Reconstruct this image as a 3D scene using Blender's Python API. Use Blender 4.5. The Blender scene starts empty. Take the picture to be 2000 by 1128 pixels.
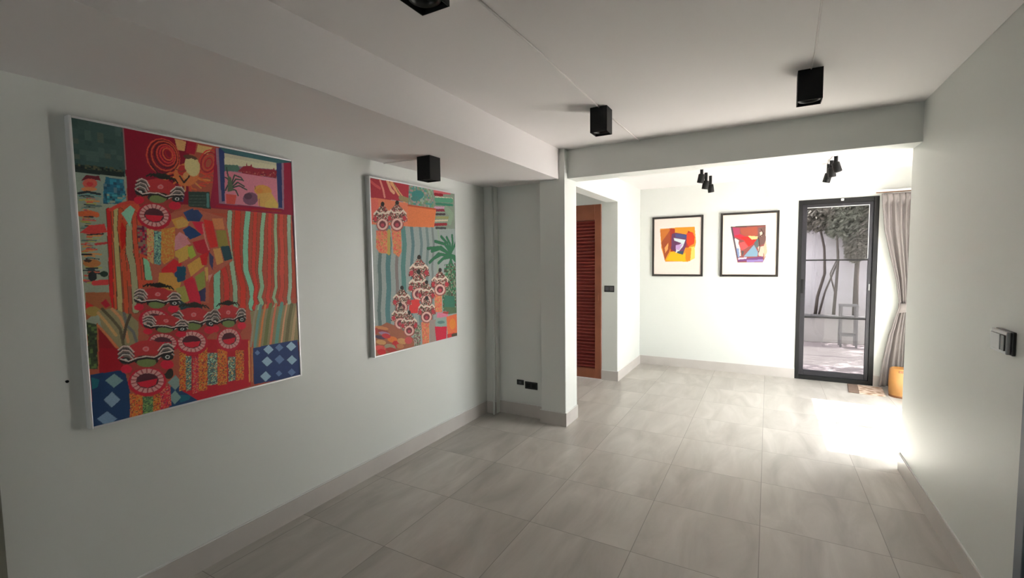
import bpy, bmesh, math, random
import numpy as np
from mathutils import Vector, Matrix

scene = bpy.context.scene
COL = scene.collection

# ------------------------------------------------------------------ camera
cam_data = bpy.data.cameras.new('camera')
cam_data.sensor_width = 36.0
cam_data.sensor_fit = 'HORIZONTAL'
cam_data.lens = 16.1305
cam_data.clip_start = 0.02
cam = bpy.data.objects.new('camera', cam_data)
COL.objects.link(cam)
R_ = Vector((0.87344774, 0.4867591, -0.01243435))
U_ = Vector((-0.02026271, 0.06185073, 0.99787971))
F_ = Vector((-0.48649611, 0.87134383, -0.06388644))
cam.matrix_world = Matrix(((R_.x, U_.x, -F_.x, 0.0), (R_.y, U_.y, -F_.y, 0.0),
                           (R_.z, U_.z, -F_.z, 1.6), (0, 0, 0, 1)))
scene.camera = cam

# ------------------------------------------------------------------ sky, sun, exposure
SKY = 2.6
SUN = 16.0
EXPO = 3.02
world = bpy.data.worlds.new('sky')
scene.world = world
world.use_nodes = True
bg = world.node_tree.nodes['Background']
bg.inputs['Color'].default_value = (0.985, 0.985, 1.0, 1)
bg.inputs['Strength'].default_value = SKY

sun_data = bpy.data.lights.new('sun', 'SUN')
sun_data.energy = SUN
sun_data.angle = math.radians(0.8)
sun_data.color = (1.0, 0.97, 0.95)
sun = bpy.data.objects.new('sun', sun_data)
COL.objects.link(sun)
SUN_DIR = Vector((-0.530, 0.010, -0.848))
sun.rotation_euler = SUN_DIR.to_track_quat('-Z', 'Y').to_euler()
sun.location = (6, 4, 9)

def portal(name, loc, direction, sx, sy):
    d = bpy.data.lights.new(name, 'AREA')
    d.shape = 'RECTANGLE'
    d.size, d.size_y = sx, sy
    d.cycles.is_portal = True
    o = bpy.data.objects.new(name, d)
    COL.objects.link(o)
    o.location = loc
    o.rotation_euler = Vector(direction).to_track_quat('-Z', 'Y').to_euler()
    return o

WX = 1.75                     # plane of the side window wall
portal('sky_portal_side_window', (WX + 0.20, 5.215, 1.14), (-1, 0, 0), 1.78, 2.28)
portal('sky_portal_garden_door', (0.74, 7.20, 1.16), (0, -1, 0), 0.84, 2.3)
portal('sky_portal_fill_window', (-2.23, -2.85, 1.525), (0, 1, 0), 0.46, 0.95)  # serves the fill window added behind the camera

scene.view_settings.view_transform = 'Standard'
scene.view_settings.look = 'None'
scene.view_settings.gamma = 1.0
scene.view_settings.use_curve_mapping = False
scene.view_settings.exposure = EXPO

# ------------------------------------------------------------------ materials
def srgb(r, g, b):
    f = lambda c: (c / 255 / 12.92) if c / 255 <= 0.04045 else ((c / 255 + 0.055) / 1.055) ** 2.4
    return (f(r), f(g), f(b), 1.0)

def new_mat(name):
    m = bpy.data.materials.new(name)
    m.use_nodes = True
    nt = m.node_tree
    return m, nt, nt.nodes['Principled BSDF']

def mat(name, col, rough=0.5, metal=0.0, spec=0.5, noise=0.06, scale=8.0, bump=0.0, bscale=60.0):
    m, nt, b = new_mat(name)
    b.inputs['Roughness'].default_value = rough
    b.inputs['Metallic'].default_value = metal
    b.inputs['Specular IOR Level'].default_value = spec
    tc = nt.nodes.new('ShaderNodeTexCoord')
    if noise > 0:
        n = nt.nodes.new('ShaderNodeTexNoise')
        n.inputs['Scale'].default_value = scale
        n.inputs['Detail'].default_value = 4
        nt.links.new(tc.outputs['Object'], n.inputs['Vector'])
        r = nt.nodes.new('ShaderNodeMapRange')
        r.inputs['To Min'].default_value = 1 - noise
        r.inputs['To Max'].default_value = 1 + noise
        nt.links.new(n.outputs['Fac'], r.inputs['Value'])
        mx = nt.nodes.new('ShaderNodeMix')
        mx.data_type = 'RGBA'
        mx.blend_type = 'MULTIPLY'
        mx.inputs['Factor'].default_value = 1.0
        mx.inputs['A'].default_value = (col[0], col[1], col[2], 1)
        nt.links.new(r.outputs['Result'], mx.inputs['B'])
        nt.links.new(mx.outputs['Result'], b.inputs['Base Color'])
    else:
        b.inputs['Base Color'].default_value = (col[0], col[1], col[2], 1)
    if bump > 0:
        n2 = nt.nodes.new('ShaderNodeTexNoise')
        n2.inputs['Scale'].default_value = bscale
        n2.inputs['Detail'].default_value = 3
        nt.links.new(tc.outputs['Object'], n2.inputs['Vector'])
        bp = nt.nodes.new('ShaderNodeBump')
        bp.inputs['Strength'].default_value = bump
        bp.inputs['Distance'].default_value = 0.01
        nt.links.new(n2.outputs['Fac'], bp.inputs['Height'])
        nt.links.new(bp.outputs['Normal'], b.inputs['Normal'])
    return m

def floor_material():
    m, nt, b = new_mat('porcelain_tile')
    N, L = nt.nodes, nt.links
    g = N.new('ShaderNodeNewGeometry')
    sep = N.new('ShaderNodeSeparateXYZ')
    L.new(g.outputs['Position'], sep.inputs[0])
    def math_(op, a, bb=None):
        n = N.new('ShaderNodeMath')
        n.operation = op
        for i, v in enumerate((a, bb)):
            if v is None: continue
            if isinstance(v, (int, float)): n.inputs[i].default_value = v
            else: L.new(v, n.inputs[i])
        return n.outputs[0]
    def cell(o, off, pitch):
        t = math_('DIVIDE', math_('SUBTRACT', o, off), pitch)
        fr = math_('FRACT', t)
        d = math_('MULTIPLY', math_('MINIMUM', fr, math_('SUBTRACT', 1.0, fr)), pitch)
        return math_('FLOOR', t), d
    ix, dx = cell(sep.outputs['X'], -0.012 - 0.615 * 40, 0.615)
    iy, dy = cell(sep.outputs['Y'], 3.015 - 0.602 * 40, 0.602)
    grout = math_('LESS_THAN', math_('MINIMUM', dx, dy), 0.0020)
    # each tile gets its own veining offset
    comb = N.new('ShaderNodeCombineXYZ')
    L.new(ix, comb.inputs[0]); L.new(iy, comb.inputs[1])
    wn = N.new('ShaderNodeTexWhiteNoise')
    wn.noise_dimensions = '3D'
    L.new(comb.outputs[0], wn.inputs['Vector'])
    sc = N.new('ShaderNodeVectorMath'); sc.operation = 'SCALE'
    sc.inputs['Scale'].default_value = 9.0
    L.new(wn.outputs['Color'], sc.inputs[0])
    add = N.new('ShaderNodeVectorMath'); add.operation = 'ADD'
    L.new(g.outputs['Position'], add.inputs[0]); L.new(sc.outputs[0], add.inputs[1])
    mp = N.new('ShaderNodeMapping')
    mp.inputs['Rotation'].default_value = (0, 0, 0.5)
    mp.inputs['Scale'].default_value = (3.4, 0.9, 1.0)
    L.new(add.outputs[0], mp.inputs['Vector'])
    n1 = N.new('ShaderNodeTexNoise')
    n1.inputs['Scale'].default_value = 1.5
    n1.inputs['Detail'].default_value = 6
    n1.inputs['Roughness'].default_value = 0.55
    n1.inputs['Distortion'].default_value = 0.9
    L.new(mp.outputs[0], n1.inputs['Vector'])
    ramp = N.new('ShaderNodeValToRGB')
    e = ramp.color_ramp.elements
    e[0].position = 0.30; e[0].color = (0.36, 0.335, 0.30, 1)
    e[1].position = 0.72; e[1].color = (0.53, 0.50, 0.46, 1)
    L.new(n1.outputs['Fac'], ramp.inputs['Fac'])
    tint = N.new('ShaderNodeMapRange')
    tint.inputs['To Min'].default_value = 0.95
    tint.inputs['To Max'].default_value = 1.06
    L.new(wn.outputs['Value'], tint.inputs['Value'])
    mul = N.new('ShaderNodeMix'); mul.data_type = 'RGBA'; mul.blend_type = 'MULTIPLY'
    mul.inputs['Factor'].default_value = 1
    L.new(ramp.outputs['Color'], mul.inputs['A']); L.new(tint.outputs['Result'], mul.inputs['B'])
    mix = N.new('ShaderNodeMix'); mix.data_type = 'RGBA'
    L.new(grout, mix.inputs['Factor'])
    L.new(mul.outputs['Result'], mix.inputs['A'])
    mix.inputs['B'].default_value = (0.25, 0.23, 0.205, 1)
    L.new(mix.outputs['Result'], b.inputs['Base Color'])
    rr = N.new('ShaderNodeMapRange')
    rr.inputs['To Min'].default_value = 0.30
    rr.inputs['To Max'].default_value = 0.44
    L.new(n1.outputs['Fac'], rr.inputs['Value'])
    L.new(rr.outputs['Result'], b.inputs['Roughness'])
    return m

def glass_material(name, tint, gloss=0.06):
    m = bpy.data.materials.new(name)
    m.use_nodes = True
    nt = m.node_tree
    nt.nodes.clear()
    out = nt.nodes.new('ShaderNodeOutputMaterial')
    tr = nt.nodes.new('ShaderNodeBsdfTransparent')
    tr.inputs['Color'].default_value = (*tint, 1)
    gl = nt.nodes.new('ShaderNodeBsdfGlossy')
    gl.inputs['Roughness'].default_value = 0.02
    lw = nt.nodes.new('ShaderNodeLayerWeight')
    lw.inputs['Blend'].default_value = 0.5
    pw = nt.nodes.new('ShaderNodeMath'); pw.operation = 'POWER'; pw.inputs[1].default_value = 4.5
    nt.links.new(lw.outputs['Facing'], pw.inputs[0])
    fr = nt.nodes.new('ShaderNodeMath'); fr.operation = 'MULTIPLY_ADD'
    fr.inputs[1].default_value = 0.85; fr.inputs[2].default_value = gloss * 0.5
    nt.links.new(pw.outputs[0], fr.inputs[0])
    mx = nt.nodes.new('ShaderNodeMixShader')
    nt.links.new(fr.outputs[0], mx.inputs[0])
    nt.links.new(tr.outputs[0], mx.inputs[1])
    nt.links.new(gl.outputs[0], mx.inputs[2])
    nt.links.new(mx.outputs[0], out.inputs[0])
    return m

M = {}
M['wall'] = mat('wall_paint_mint', (0.70, 0.72, 0.685), 0.42, noise=0.015, scale=2.0, bump=0.04, bscale=35)
M['wall_matt'] = mat('wall_paint_matt', (0.70, 0.72, 0.685), 0.50, spec=0.38, noise=0.015, scale=2.0, bump=0.04, bscale=35)
M['ceiling'] = mat('ceiling_paint', (0.755, 0.725, 0.715), 0.7, noise=0.015, scale=2.0, bump=0.03, bscale=30)
M['floor'] = floor_material()
M['skirting'] = mat('skirting_tile', (0.53, 0.495, 0.465), 0.4, noise=0.12, scale=5.0)
M['caulk'] = mat('white_caulk', (0.70, 0.70, 0.68), 0.5, noise=0.03)
M['black_metal'] = mat('black_powder_coat', (0.005, 0.005, 0.005), 0.5, spec=0.22, noise=0.1)
M['black_frame'] = mat('black_aluminium', (0.008, 0.008, 0.008), 0.5, spec=0.3, noise=0.08)
M['black_inner'] = mat('violet_black_aluminium', (0.010, 0.009, 0.014), 0.5, noise=0.08)
M['black_plastic'] = mat('black_plastic', (0.012, 0.012, 0.012), 0.35, noise=0.05)
M['lens'] = mat('lamp_lens', (0.10, 0.10, 0.11), 0.25, noise=0.02)
M['silver'] = mat('brushed_silver', (0.74, 0.74, 0.74), 0.35, metal=0.5, noise=0.05)
M['silver_plastic'] = mat('silver_plastic', (0.34, 0.34, 0.35), 0.35, metal=0.3, noise=0.03)
M['grey_trim'] = mat('blue_grey_door_paint', (0.17, 0.19, 0.22), 0.5, noise=0.04)
M['olive_trim'] = mat('olive_grey_door_paint', (0.20, 0.20, 0.16), 0.5, noise=0.04)
M['wood_frame'] = mat('stained_hardwood', (0.27, 0.085, 0.040), 0.45, noise=0.22, scale=9.0)
M['wood_slat'] = mat('red_stained_louvre', (0.27, 0.045, 0.034), 0.45, noise=0.18, scale=9.0)
M['glass_door'] = glass_material('door_glass', (0.30, 0.295, 0.30))
M['glass_side'] = glass_material('window_glass', (0.90, 0.92, 0.91))
M['white_plastic'] = mat('white_plastic', (0.78, 0.78, 0.76), 0.4, noise=0.02)
M['curtain'] = mat('mauve_grey_curtain', (0.255, 0.228, 0.220), 0.9, spec=0.15, noise=0.06, scale=14, bump=0.05, bscale=250)
M['drum'] = mat('orange_brown_wood', (0.36, 0.165, 0.042), 0.5, noise=0.18, scale=10)
M['drum_dark'] = mat('dark_brown_wood', (0.20, 0.075, 0.022), 0.5, noise=0.15, scale=10)
M['gravel'] = mat('pale_gravel', (0.40, 0.355, 0.355), 0.9, noise=0.35, scale=16, bump=0.6, bscale=40)
M['garden_wall'] = mat('garden_wall_render', (0.74, 0.74, 0.76), 0.8, noise=0.08, scale=2.5)
M['planter'] = mat('planter_render', (0.56, 0.55, 0.52), 0.8, noise=0.1, scale=4)
M['soil'] = mat('soil', (0.10, 0.075, 0.055), 0.95, noise=0.3, scale=20)
M['bark'] = mat('grey_bark', (0.12, 0.105, 0.09), 0.9, noise=0.25, scale=18)
M['leaf'] = mat('olive_leaf', (0.20, 0.19, 0.155), 0.7, noise=0.35, scale=6)
M['leaf2'] = mat('green_leaf', (0.17, 0.19, 0.14), 0.7, noise=0.35, scale=6)
M['grey_paint'] = mat('grey_painted_metal', (0.20, 0.20, 0.20), 0.6, noise=0.1)
M['backing'] = mat('brown_hardboard', (0.22, 0.15, 0.09), 0.8, noise=0.1)
M['art_frame'] = mat('dark_brown_black_frame', (0.022, 0.017, 0.013), 0.4, noise=0.1)
M['cable'] = mat('white_cable', (0.74, 0.70, 0.68), 0.5, noise=0.03)
M['black_steel'] = M['black_metal']

def doormat_material():
    m, nt, b = new_mat('woven_doormat')
    N, L = nt.nodes, nt.links
    tc = N.new('ShaderNodeTexCoord')
    v = N.new('ShaderNodeTexVoronoi'); v.inputs['Scale'].default_value = 14
    L.new(tc.outputs['Object'], v.inputs['Vector'])
    r = N.new('ShaderNodeValToRGB')
    e = r.color_ramp.elements
    e[0].color = (0.30, 0.19, 0.12, 1); e[1].color = (0.62, 0.48, 0.38, 1)
    e[0].position = 0.25; e[1].position = 0.6
    L.new(v.outputs['Distance'], r.inputs['Fac'])
    L.new(r.outputs['Color'], b.inputs['Base Color'])
    b.inputs['Roughness'].default_value = 0.95
    return m
M['mat'] = doormat_material()
M['mat_band'] = mat('brown_mat_band', (0.17, 0.115, 0.085), 0.95, noise=0.3, scale=40)

def paint_material():
    m, nt, b = new_mat('painted_canvas')
    a = nt.nodes.new('ShaderNodeAttribute')
    a.attribute_name = 'paint'
    nt.links.new(a.outputs['Color'], b.inputs['Base Color'])
    b.inputs['Roughness'].default_value = 0.55
    b.inputs['Specular IOR Level'].default_value = 0.3
    return m
M['paint'] = paint_material()

# ------------------------------------------------------------------ mesh helpers
class MB:
    """collects shapes; build() links them as one mesh object"""
    def __init__(self):
        self.bm = bmesh.new()
        self.mats = []
        self.cur = 0
    def use(self, m):
        if m not in self.mats: self.mats.append(m)
        self.cur = self.mats.index(m)
        return self
    def _tag(self, faces):
        for f in faces: f.material_index = self.cur
    def box(self, x0, x1, y0, y1, z0, z1, bev=0.0, rot=None, pivot=None):
        vs = [self.bm.verts.new((x, y, z)) for x in (x0, x1) for y in (y0, y1) for z in (z0, z1)]
        q = [(0, 1, 3, 2), (4, 6, 7, 5), (0, 4, 5, 1), (2, 3, 7, 6), (0, 2, 6, 4), (1, 5, 7, 3)]
        fs = [self.bm.faces.new([vs[i] for i in t]) for t in q]
        self._tag(fs)
        geom_v = vs
        if bev > 0:
            edges = list({e for f in fs for e in f.edges})
            r = bmesh.ops.bevel(self.bm, geom=edges, offset=bev, segments=2, profile=0.5, affect='EDGES')
            self._tag(r['faces'])
            geom_v = list({v for f in r['faces'] for v in f.verts} | {v for v in vs if v.is_valid})
        if rot is not None:
            p = Vector(pivot or ((x0 + x1) / 2, (y0 + y1) / 2, (z0 + z1) / 2))
            for v in geom_v: v.co = p + rot @ (v.co - p)
        return self
    def lathe(self, c, prof, n=32, axis=Vector((0, 0, 1)), cap0=True, cap1=True):
        """prof: (radius, height) pairs along axis from point c"""
        axis = Vector(axis).normalized()
        a = axis.orthogonal().normalized(); bb = axis.cross(a)
        c = Vector(c)
        rings = []
        for r, h in prof:
            rings.append([self.bm.verts.new(c + axis * h + (a * math.cos(t) + bb * math.sin(t)) * r)
                          for t in [2 * math.pi * k / n for k in range(n)]])
        fs = []
        for i in range(len(rings) - 1):
            for k in range(n):
                f = self.bm.faces.new((rings[i][k], rings[i][(k + 1) % n], rings[i + 1][(k + 1) % n], rings[i + 1][k]))
                f.smooth = True
                fs.append(f)
        if cap0: fs.append(self.bm.faces.new(rings[0][::-1]))
        if cap1: fs.append(self.bm.faces.new(rings[-1]))
        self._tag(fs)
        return self
    def tube(self, pts, radii, n=10):
        pts = [Vector(p) for p in pts]
        if isinstance(radii, (int, float)): radii = [radii] * len(pts)
        rings = []
        ref = None
        for i, p in enumerate(pts):
            d = (pts[min(i + 1, len(pts) - 1)] - pts[max(i - 1, 0)]).normalized()
            if ref is None: ref = d.orthogonal().normalized()
            a = (ref - d * ref.dot(d)).normalized(); ref = a
            bb = d.cross(a)
            rings.append([self.bm.verts.new(p + (a * math.cos(2 * math.pi * k / n) + bb * math.sin(2 * math.pi * k / n)) * radii[i]) for k in range(n)])
        fs = []
        for i in range(len(rings) - 1):
            for k in range(n):
                f = self.bm.faces.new((rings[i][k], rings[i][(k + 1) % n], rings[i + 1][(k + 1) % n], rings[i + 1][k]))
                f.smooth = True
                fs.append(f)
        fs.append(self.bm.faces.new(rings[0][::-1])); fs.append(self.bm.faces.new(rings[-1]))
        self._tag(fs)
        return self
    def quad(self, a, b, c, d):
        self._tag([self.bm.faces.new([self.bm.verts.new(p) for p in (a, b, c, d)])])
        return self
    def build(self, name, parent=None, material=None, origin=None):
        if material is not None and not self.mats: self.mats = [material]
        bmesh.ops.recalc_face_normals(self.bm, faces=self.bm.faces)
        me = bpy.data.meshes.new(name)
        off = Vector(origin) if origin is not None else Vector((0, 0, 0))
        if origin is not None:
            for v in self.bm.verts: v.co -= off
        self.bm.to_mesh(me)
        self.bm.free()
        for m in self.mats: me.materials.append(m)
        o = bpy.data.objects.new(name, me)
        COL.objects.link(o)
        o.location = off
        if parent is not None:
            o.parent = parent
            pm = parent
            # children are modelled in the parent's own space when the parent is placed away from the origin
        return o

def struct(name, mb, material, parent=None):
    o = mb.build(name, parent, material)
    if parent is None: o['kind'] = 'structure'
    return o

def thing(name, label, cat, loc=(0, 0, 0), group=None):
    o = bpy.data.objects.new(name, None)
    o.empty_display_size = 0.1
    COL.objects.link(o)
    o.location = loc
    o['label'] = label; o['category'] = cat
    if group: o['group'] = group
    return o

def tag(o, label, cat, group=None):
    o['label'] = label; o['category'] = cat
    if group: o['group'] = group
    return o

def dup(root, loc, label, group=None):
    r = root.copy(); COL.objects.link(r); r.location = loc
    r['label'] = label
    if group: r['group'] = group
    for ch in list(root.children):
        c = ch.copy(); COL.objects.link(c); c.parent = r
        for g in list(ch.children):
            d = g.copy(); COL.objects.link(d); d.parent = c
    return r

# ------------------------------------------------------------------ the setting
XL, XR, YF = -2.56, 0.887, 6.992
ZC, ZS, ZB = 2.617, 2.341, 2.353
XBL, YD = -1.687, 5.81
YC, YCB = 3.997, 4.294
YRW = 4.314
YBACK = -2.6

struct('floor', MB().box(-4.2, WX + 0.2, YBACK - 0.15, YF + 0.16, -0.08, 0.0), M['floor'])
struct('ceiling', MB().box(-4.2, WX + 0.2, YBACK - 0.15, YF + 0.16, ZC, ZC + 0.14), M['ceiling'])
struct('ceiling_soffit', MB().box(XL, -1.719, YBACK, YC + 0.09, ZS, ZC), M['ceiling'])
struct('wall_left', MB().box(XL - 0.15, XL, 0.53, YC + 0.10, 0, ZC), M['wall'])
struct('wall_left_near', MB().box(XL - 0.15, XL, YBACK, -0.45, 0, ZC), M['wall'])
struct('wall_recess', MB().box(XL, -1.917, YC + 0.09, YC + 0.20, 0, ZC), M['wall'])
struct('trim_1', MB().box(XL, -2.437, YC + 0.012, YC + 0.09, 0, ZS, 0.004), M['wall'])          # shallow pier in the recess corner
struct('wall_column', MB().box(-1.917, -1.661, YC, YCB, 0, ZC, 0.004), M['wall'])
struct('ceiling_beam', MB().box(-1.661, XR, 4.071, YCB, ZB, ZC), M['wall'])
struct('wall_right', MB().box(XR, XR + 0.15, 2.495, YRW, 0, ZC, 0.003), M['wall_matt'])
struct('wall_right_near', MB().box(XR, XR + 0.15, YBACK, 1.50, 0, ZC), M['wall'])
BX0, BX1, BZ0, BZ1 = -2.46, -2.00, 1.05, 2.0
mb = MB()
mb.box(XL - 0.15, BX0, YBACK - 0.15, YBACK, 0, ZC); mb.box(BX1, XR + 0.15, YBACK - 0.15, YBACK, 0, ZC)
mb.box(BX0, BX1, YBACK - 0.15, YBACK, 0, BZ0); mb.box(BX0, BX1, YBACK - 0.15, YBACK, BZ1, ZC)
struct('wall_behind_camera', mb, M['wall'])
w = MB()
ym0, ym1 = YBACK - 0.10, YBACK - 0.05
w.box(BX0, BX0 + 0.05, ym0, ym1, BZ0, BZ1, 0.003); w.box(BX1 - 0.05, BX1, ym0, ym1, BZ0, BZ1, 0.003)
w.box(BX0 + 0.05, BX1 - 0.05, ym0, ym1, BZ0, BZ0 + 0.05, 0.003); w.box(BX0 + 0.05, BX1 - 0.05, ym0, ym1, BZ1 - 0.05, BZ1, 0.003)
win = struct('added_fill_window', w, M['black_frame'])  # unseen window added to brighten surfaces that face the camera
MB().box(BX0 + 0.045, BX1 - 0.045, YBACK - 0.078, YBACK - 0.072, BZ0 + 0.045, BZ1 - 0.045).build('pane', win, M['glass_side'])
struct('wall_return', MB().box(XR + 0.15, WX + 0.15, YRW - 0.15, YRW, 0, ZC), M['wall'])
# back room
mb = MB()
mb.box(-1.84, 0.33, YF, YF + 0.15, 0, ZC)
mb.box(1.15, WX + 0.15, YF, YF + 0.15, 0, ZC)
mb.box(0.33, 1.15, YF, YF + 0.15, 2.307, ZC)
struct('wall_far', mb, M['wall'])
struct('wall_hall_end', MB().box(-1.899, XBL, YD, YF, 0, ZC, 0.003), M['wall'])
mb = MB()
mb.box(-2.80, -1.899, YD, YD + 0.12, 2.306, ZC)
mb.box(-3.6, -2.80, YD, YD + 0.12, 0, ZC)
struct('wall_above_louvre_door', mb, M['wall'])
struct('wall_lintel', MB().box(-1.84, XBL, YCB, YD, 2.32, ZC), M['wall'])
struct('wall_hall_left', MB().box(-3.75, -3.6, YC + 0.20, YD + 0.12, 0, ZC), M['wall'])
struct('wall_hall_near', MB().box(-3.75, -1.917, YC + 0.20, YC + 0.30, 0, ZC), M['wall'])
# side window wall of the back room
WY0, WY1, WZ1 = 4.40, 6.10, 2.28
mb = MB()
mb.box(WX, WX + 0.15, YRW, WY0, 0, ZC)
mb.box(WX, WX + 0.15, WY1, YF, 0, ZC)
mb.box(WX, WX + 0.15, WY0, WY1, WZ1, ZC)
struct('wall_side', mb, M['wall'])
w = MB()
for y in (WY0, (WY0 + WY1) / 2 - 0.03, WY1 - 0.06): w.box(WX + 0.05, WX + 0.10, y, y + 0.06, 0.0, WZ1, 0.003)
w.box(WX + 0.051, WX + 0.099, WY0, WY1, WZ1 - 0.07, WZ1, 0.003)
w.box(WX + 0.051, WX + 0.099, WY0, WY1, 0.0, 0.06, 0.003)
win = struct('window_1', w, M['black_frame'])
MB().box(WX + 0.072, WX + 0.078, WY0 + 0.05, WY1 - 0.05, 0.05, WZ1 - 0.06).build('pane', win, M['glass_side'])

# baseboards: a tile strip with a pale sealant bead along its top
def baseboard(name, segs):
    h, t = 0.125, 0.011
    root = None
    a = MB(); c = MB()
    for (x0, y0, x1, y1, nx, ny) in segs:
        xs = sorted((x0, x1, x0 + nx * t, x1 + nx * t)); ys = sorted((y0, y1, y0 + ny * t, y1 + ny * t))
        a.box(xs[0], xs[-1], ys[0], ys[-1], 0, h)
        tt = 0.007
        xs = sorted((x0, x1, x0 + nx * tt, x1 + nx * tt)); ys = sorted((y0, y1, y0 + ny * tt, y1 + ny * tt))
        c.box(xs[0], xs[-1], ys[0], ys[-1], h, h + 0.007)
    root = a.build(name, None, M['skirting'])
    root['kind'] = 'structure'
    c.build('sealant_bead', root, M['caulk'])
    return root
baseboard('baseboard_left', [(XL, 0.53, XL, YC + 0.012, 1, 0)])
baseboard('baseboard_left_near', [(XL, YBACK, XL, -0.55, 1, 0)])
baseboard('baseboard_pier', [(XL + 0.011, YC + 0.012, -2.437, YC + 0.012, 0, -1)])
baseboard('baseboard_recess', [(-2.437, YC + 0.09, -1.917, YC + 0.09, 0, -1)])
baseboard('baseboard_column', [(-1.928, YC, -1.650, YC, 0, -1), (-1.661, YC, -1.661, YCB, 1, 0)])
baseboard('baseboard_hall', [(-1.899, YD, XBL + 0.011, YD, 0, -1), (XBL, YD, XBL, YF, 1, 0)])
baseboard('baseboard_far', [(XBL + 0.011, YF, 0.33, YF, 0, -1), (1.15, YF, WX, YF, 0, -1)])
baseboard('baseboard_right', [(XR, 2.495, XR, YRW, -1, 0)])
baseboard('baseboard_return', [(XR, YRW, WX, YRW, 0, 1)])
baseboard('baseboard_behind', [(XL + 0.011, YBACK, XR, YBACK, 0, 1)])

# doors glimpsed at both picture edges
d = struct('door_3', MB().box(XR + 0.02, XR + 0.06, 1.56, 2.43, 0.005, 2.05), M['grey_trim'])
mb = MB(); mb.box(XR - 0.012, XR + 0.15, 2.43, 2.495, 0, 2.12, 0.003); mb.box(XR - 0.012, XR + 0.15, 1.50, 1.56, 0, 2.12, 0.003)
mb.box(XR - 0.010, XR + 0.15, 1.56, 2.43, 2.05, 2.12, 0.003)
mb.build('door_frame', d, M['grey_trim'])
struct('wall_above_right_door', MB().box(XR, XR + 0.15, 1.50, 2.495, 2.12, ZC), M['wall'])
d = struct('door_4', MB().box(XL - 0.06, XL - 0.02, -0.38, 0.46, 0.005, 2.05), M['olive_trim'])
mb = MB(); mb.box(XL - 0.15, XL + 0.012, 0.46, 0.53, 0, 2.12, 0.003); mb.box(XL - 0.15, XL + 0.012, -0.45, -0.38, 0, 2.12, 0.003)
mb.box(XL - 0.15, XL + 0.010, -0.38, 0.46, 2.05, 2.12, 0.003)
mb.build('door_frame', d, M['olive_trim'])
struct('wall_above_left_door', MB().box(XL - 0.15, XL, -0.45, 0.53, 2.12, ZC), M['wall'])

# red louvred door in the hall
lx0, lx1 = -2.80, -1.899
mb = MB()
yf0, yf1 = YD - 0.004, YD + 0.045
mb.box(lx0, lx0 + 0.09, yf0, yf1, 0.005, 2.304, 0.003)
mb.box(lx1 - 0.092, lx1 - 0.006, yf0, yf1, 0.005, 2.304, 0.003)
mb.box(lx0 + 0.09, lx1 - 0.092, yf0, yf1, 2.10, 2.304, 0.003)
mb.box(lx0 + 0.09, lx1 - 0.092, yf0, yf1, 0.005, 0.13, 0.003)
louv = struct('door_1', mb, M['wood_frame'])
mb = MB()
pitch = (2.10 - 0.13) / 44
rx = Matrix.Rotation(math.radians(-38), 3, 'X')
for k in range(44):
    z = 0.13 + pitch * (k + 0.5)
    mb.box(lx0 + 0.088, lx1 - 0.090, YD + 0.0, YD + 0.042, z - 0.004, z + 0.004, rot=rx)
mb.box(lx0 + 0.088, lx1 - 0.090, YD + 0.046, YD + 0.052, 0.12, 2.11)
mb.build('louvre_panel', louv, M['wood_slat'])
mb = MB(); mb.box(lx1 - 0.060, lx1 - 0.036, yf0 - 0.005, yf0, 1.02, 1.15, 0.003); mb.box(lx1 - 0.054, lx1 - 0.042, yf0 - 0.010, yf0 - 0.004, 1.05, 1.12, 0.002)
mb.build('flush_pull', louv, M['wood_frame'])

# black framed glass door to the garden
mb = MB()
x0, x1 = 0.330, 1.150
ya, yb = YF - 0.012, YF + 0.07
mb.box(x0, x0 + 0.042, ya, yb, 0, 2.307, 0.003)
mb.box(x1 - 0.050, x1, ya, yb, 0, 2.307, 0.003)
mb.box(x0 + 0.042, x1 - 0.050, ya, yb, 2.252, 2.307, 0.003)
mb.box(x0 + 0.042, x1 - 0.050, ya, yb, 0, 0.055, 0.003)
gd = struct('door_2', mb, M['black_frame'])
mb = MB()
sa, sb = YF + 0.010, YF + 0.055
gx0, gx1, gz0, gz1 = 0.424, 1.062, 0.120, 2.214
mb.box(x0 + 0.042, gx0, sa, sb, 0.055, 2.252, 0.003)
mb.box(gx1, x1 - 0.050, sa, sb, 0.055, 2.252, 0.003)
mb.box(gx0, gx1, sa, sb, gz1, 2.252, 0.003)
mb.box(gx0, gx1, sa, sb, 0.055, gz0, 0.003)
sash = mb.build('sash', gd, M['black_inner'])
mb = MB()
for z in (1.544, 0.812): mb.box(gx0, gx1, sa + 0.008, sb - 0.006, z - 0.009, z + 0.009, 0.002)
mb.build('glazing_bar', gd, M['black_frame'])
MB().box(gx0 - 0.004, gx1 + 0.004, sa + 0.020, sa + 0.026, gz0 - 0.004, gz1 + 0.004).build('pane', gd, M['glass_door'])
mb = MB(); mb.box(gx0, gx1, sa + 0.002, sa + 0.012, gz1 - 0.008, gz1 - 0.001, 0.001); mb.box(gx1 - 0.006, gx1 - 0.001, sa + 0.002, sa + 0.012, 1.56, gz1 - 0.008, 0.001)
mb.build('gasket', gd, M['white_plastic'])
mb = MB(); mb.box(1.074, 1.088, sa - 0.010, sa, 1.17, 1.25, 0.003); mb.box(1.077, 1.085, sa - 0.016, sa - 0.009, 1.19, 1.22, 0.002)
mb.build('latch', gd, M['silver_plastic'])
mb = MB(); mb.box(0.375, 0.405, sa - 0.014, sa, 1.12, 1.30, 0.004)
mb.build('pull_handle', gd, M['black_metal'])
mb = MB(); mb.box(0.770, 0.800, ya - 0.012, ya, 2.272, 2.300, 0.004)
mb.build('catch', gd, M['white_plastic'])

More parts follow.
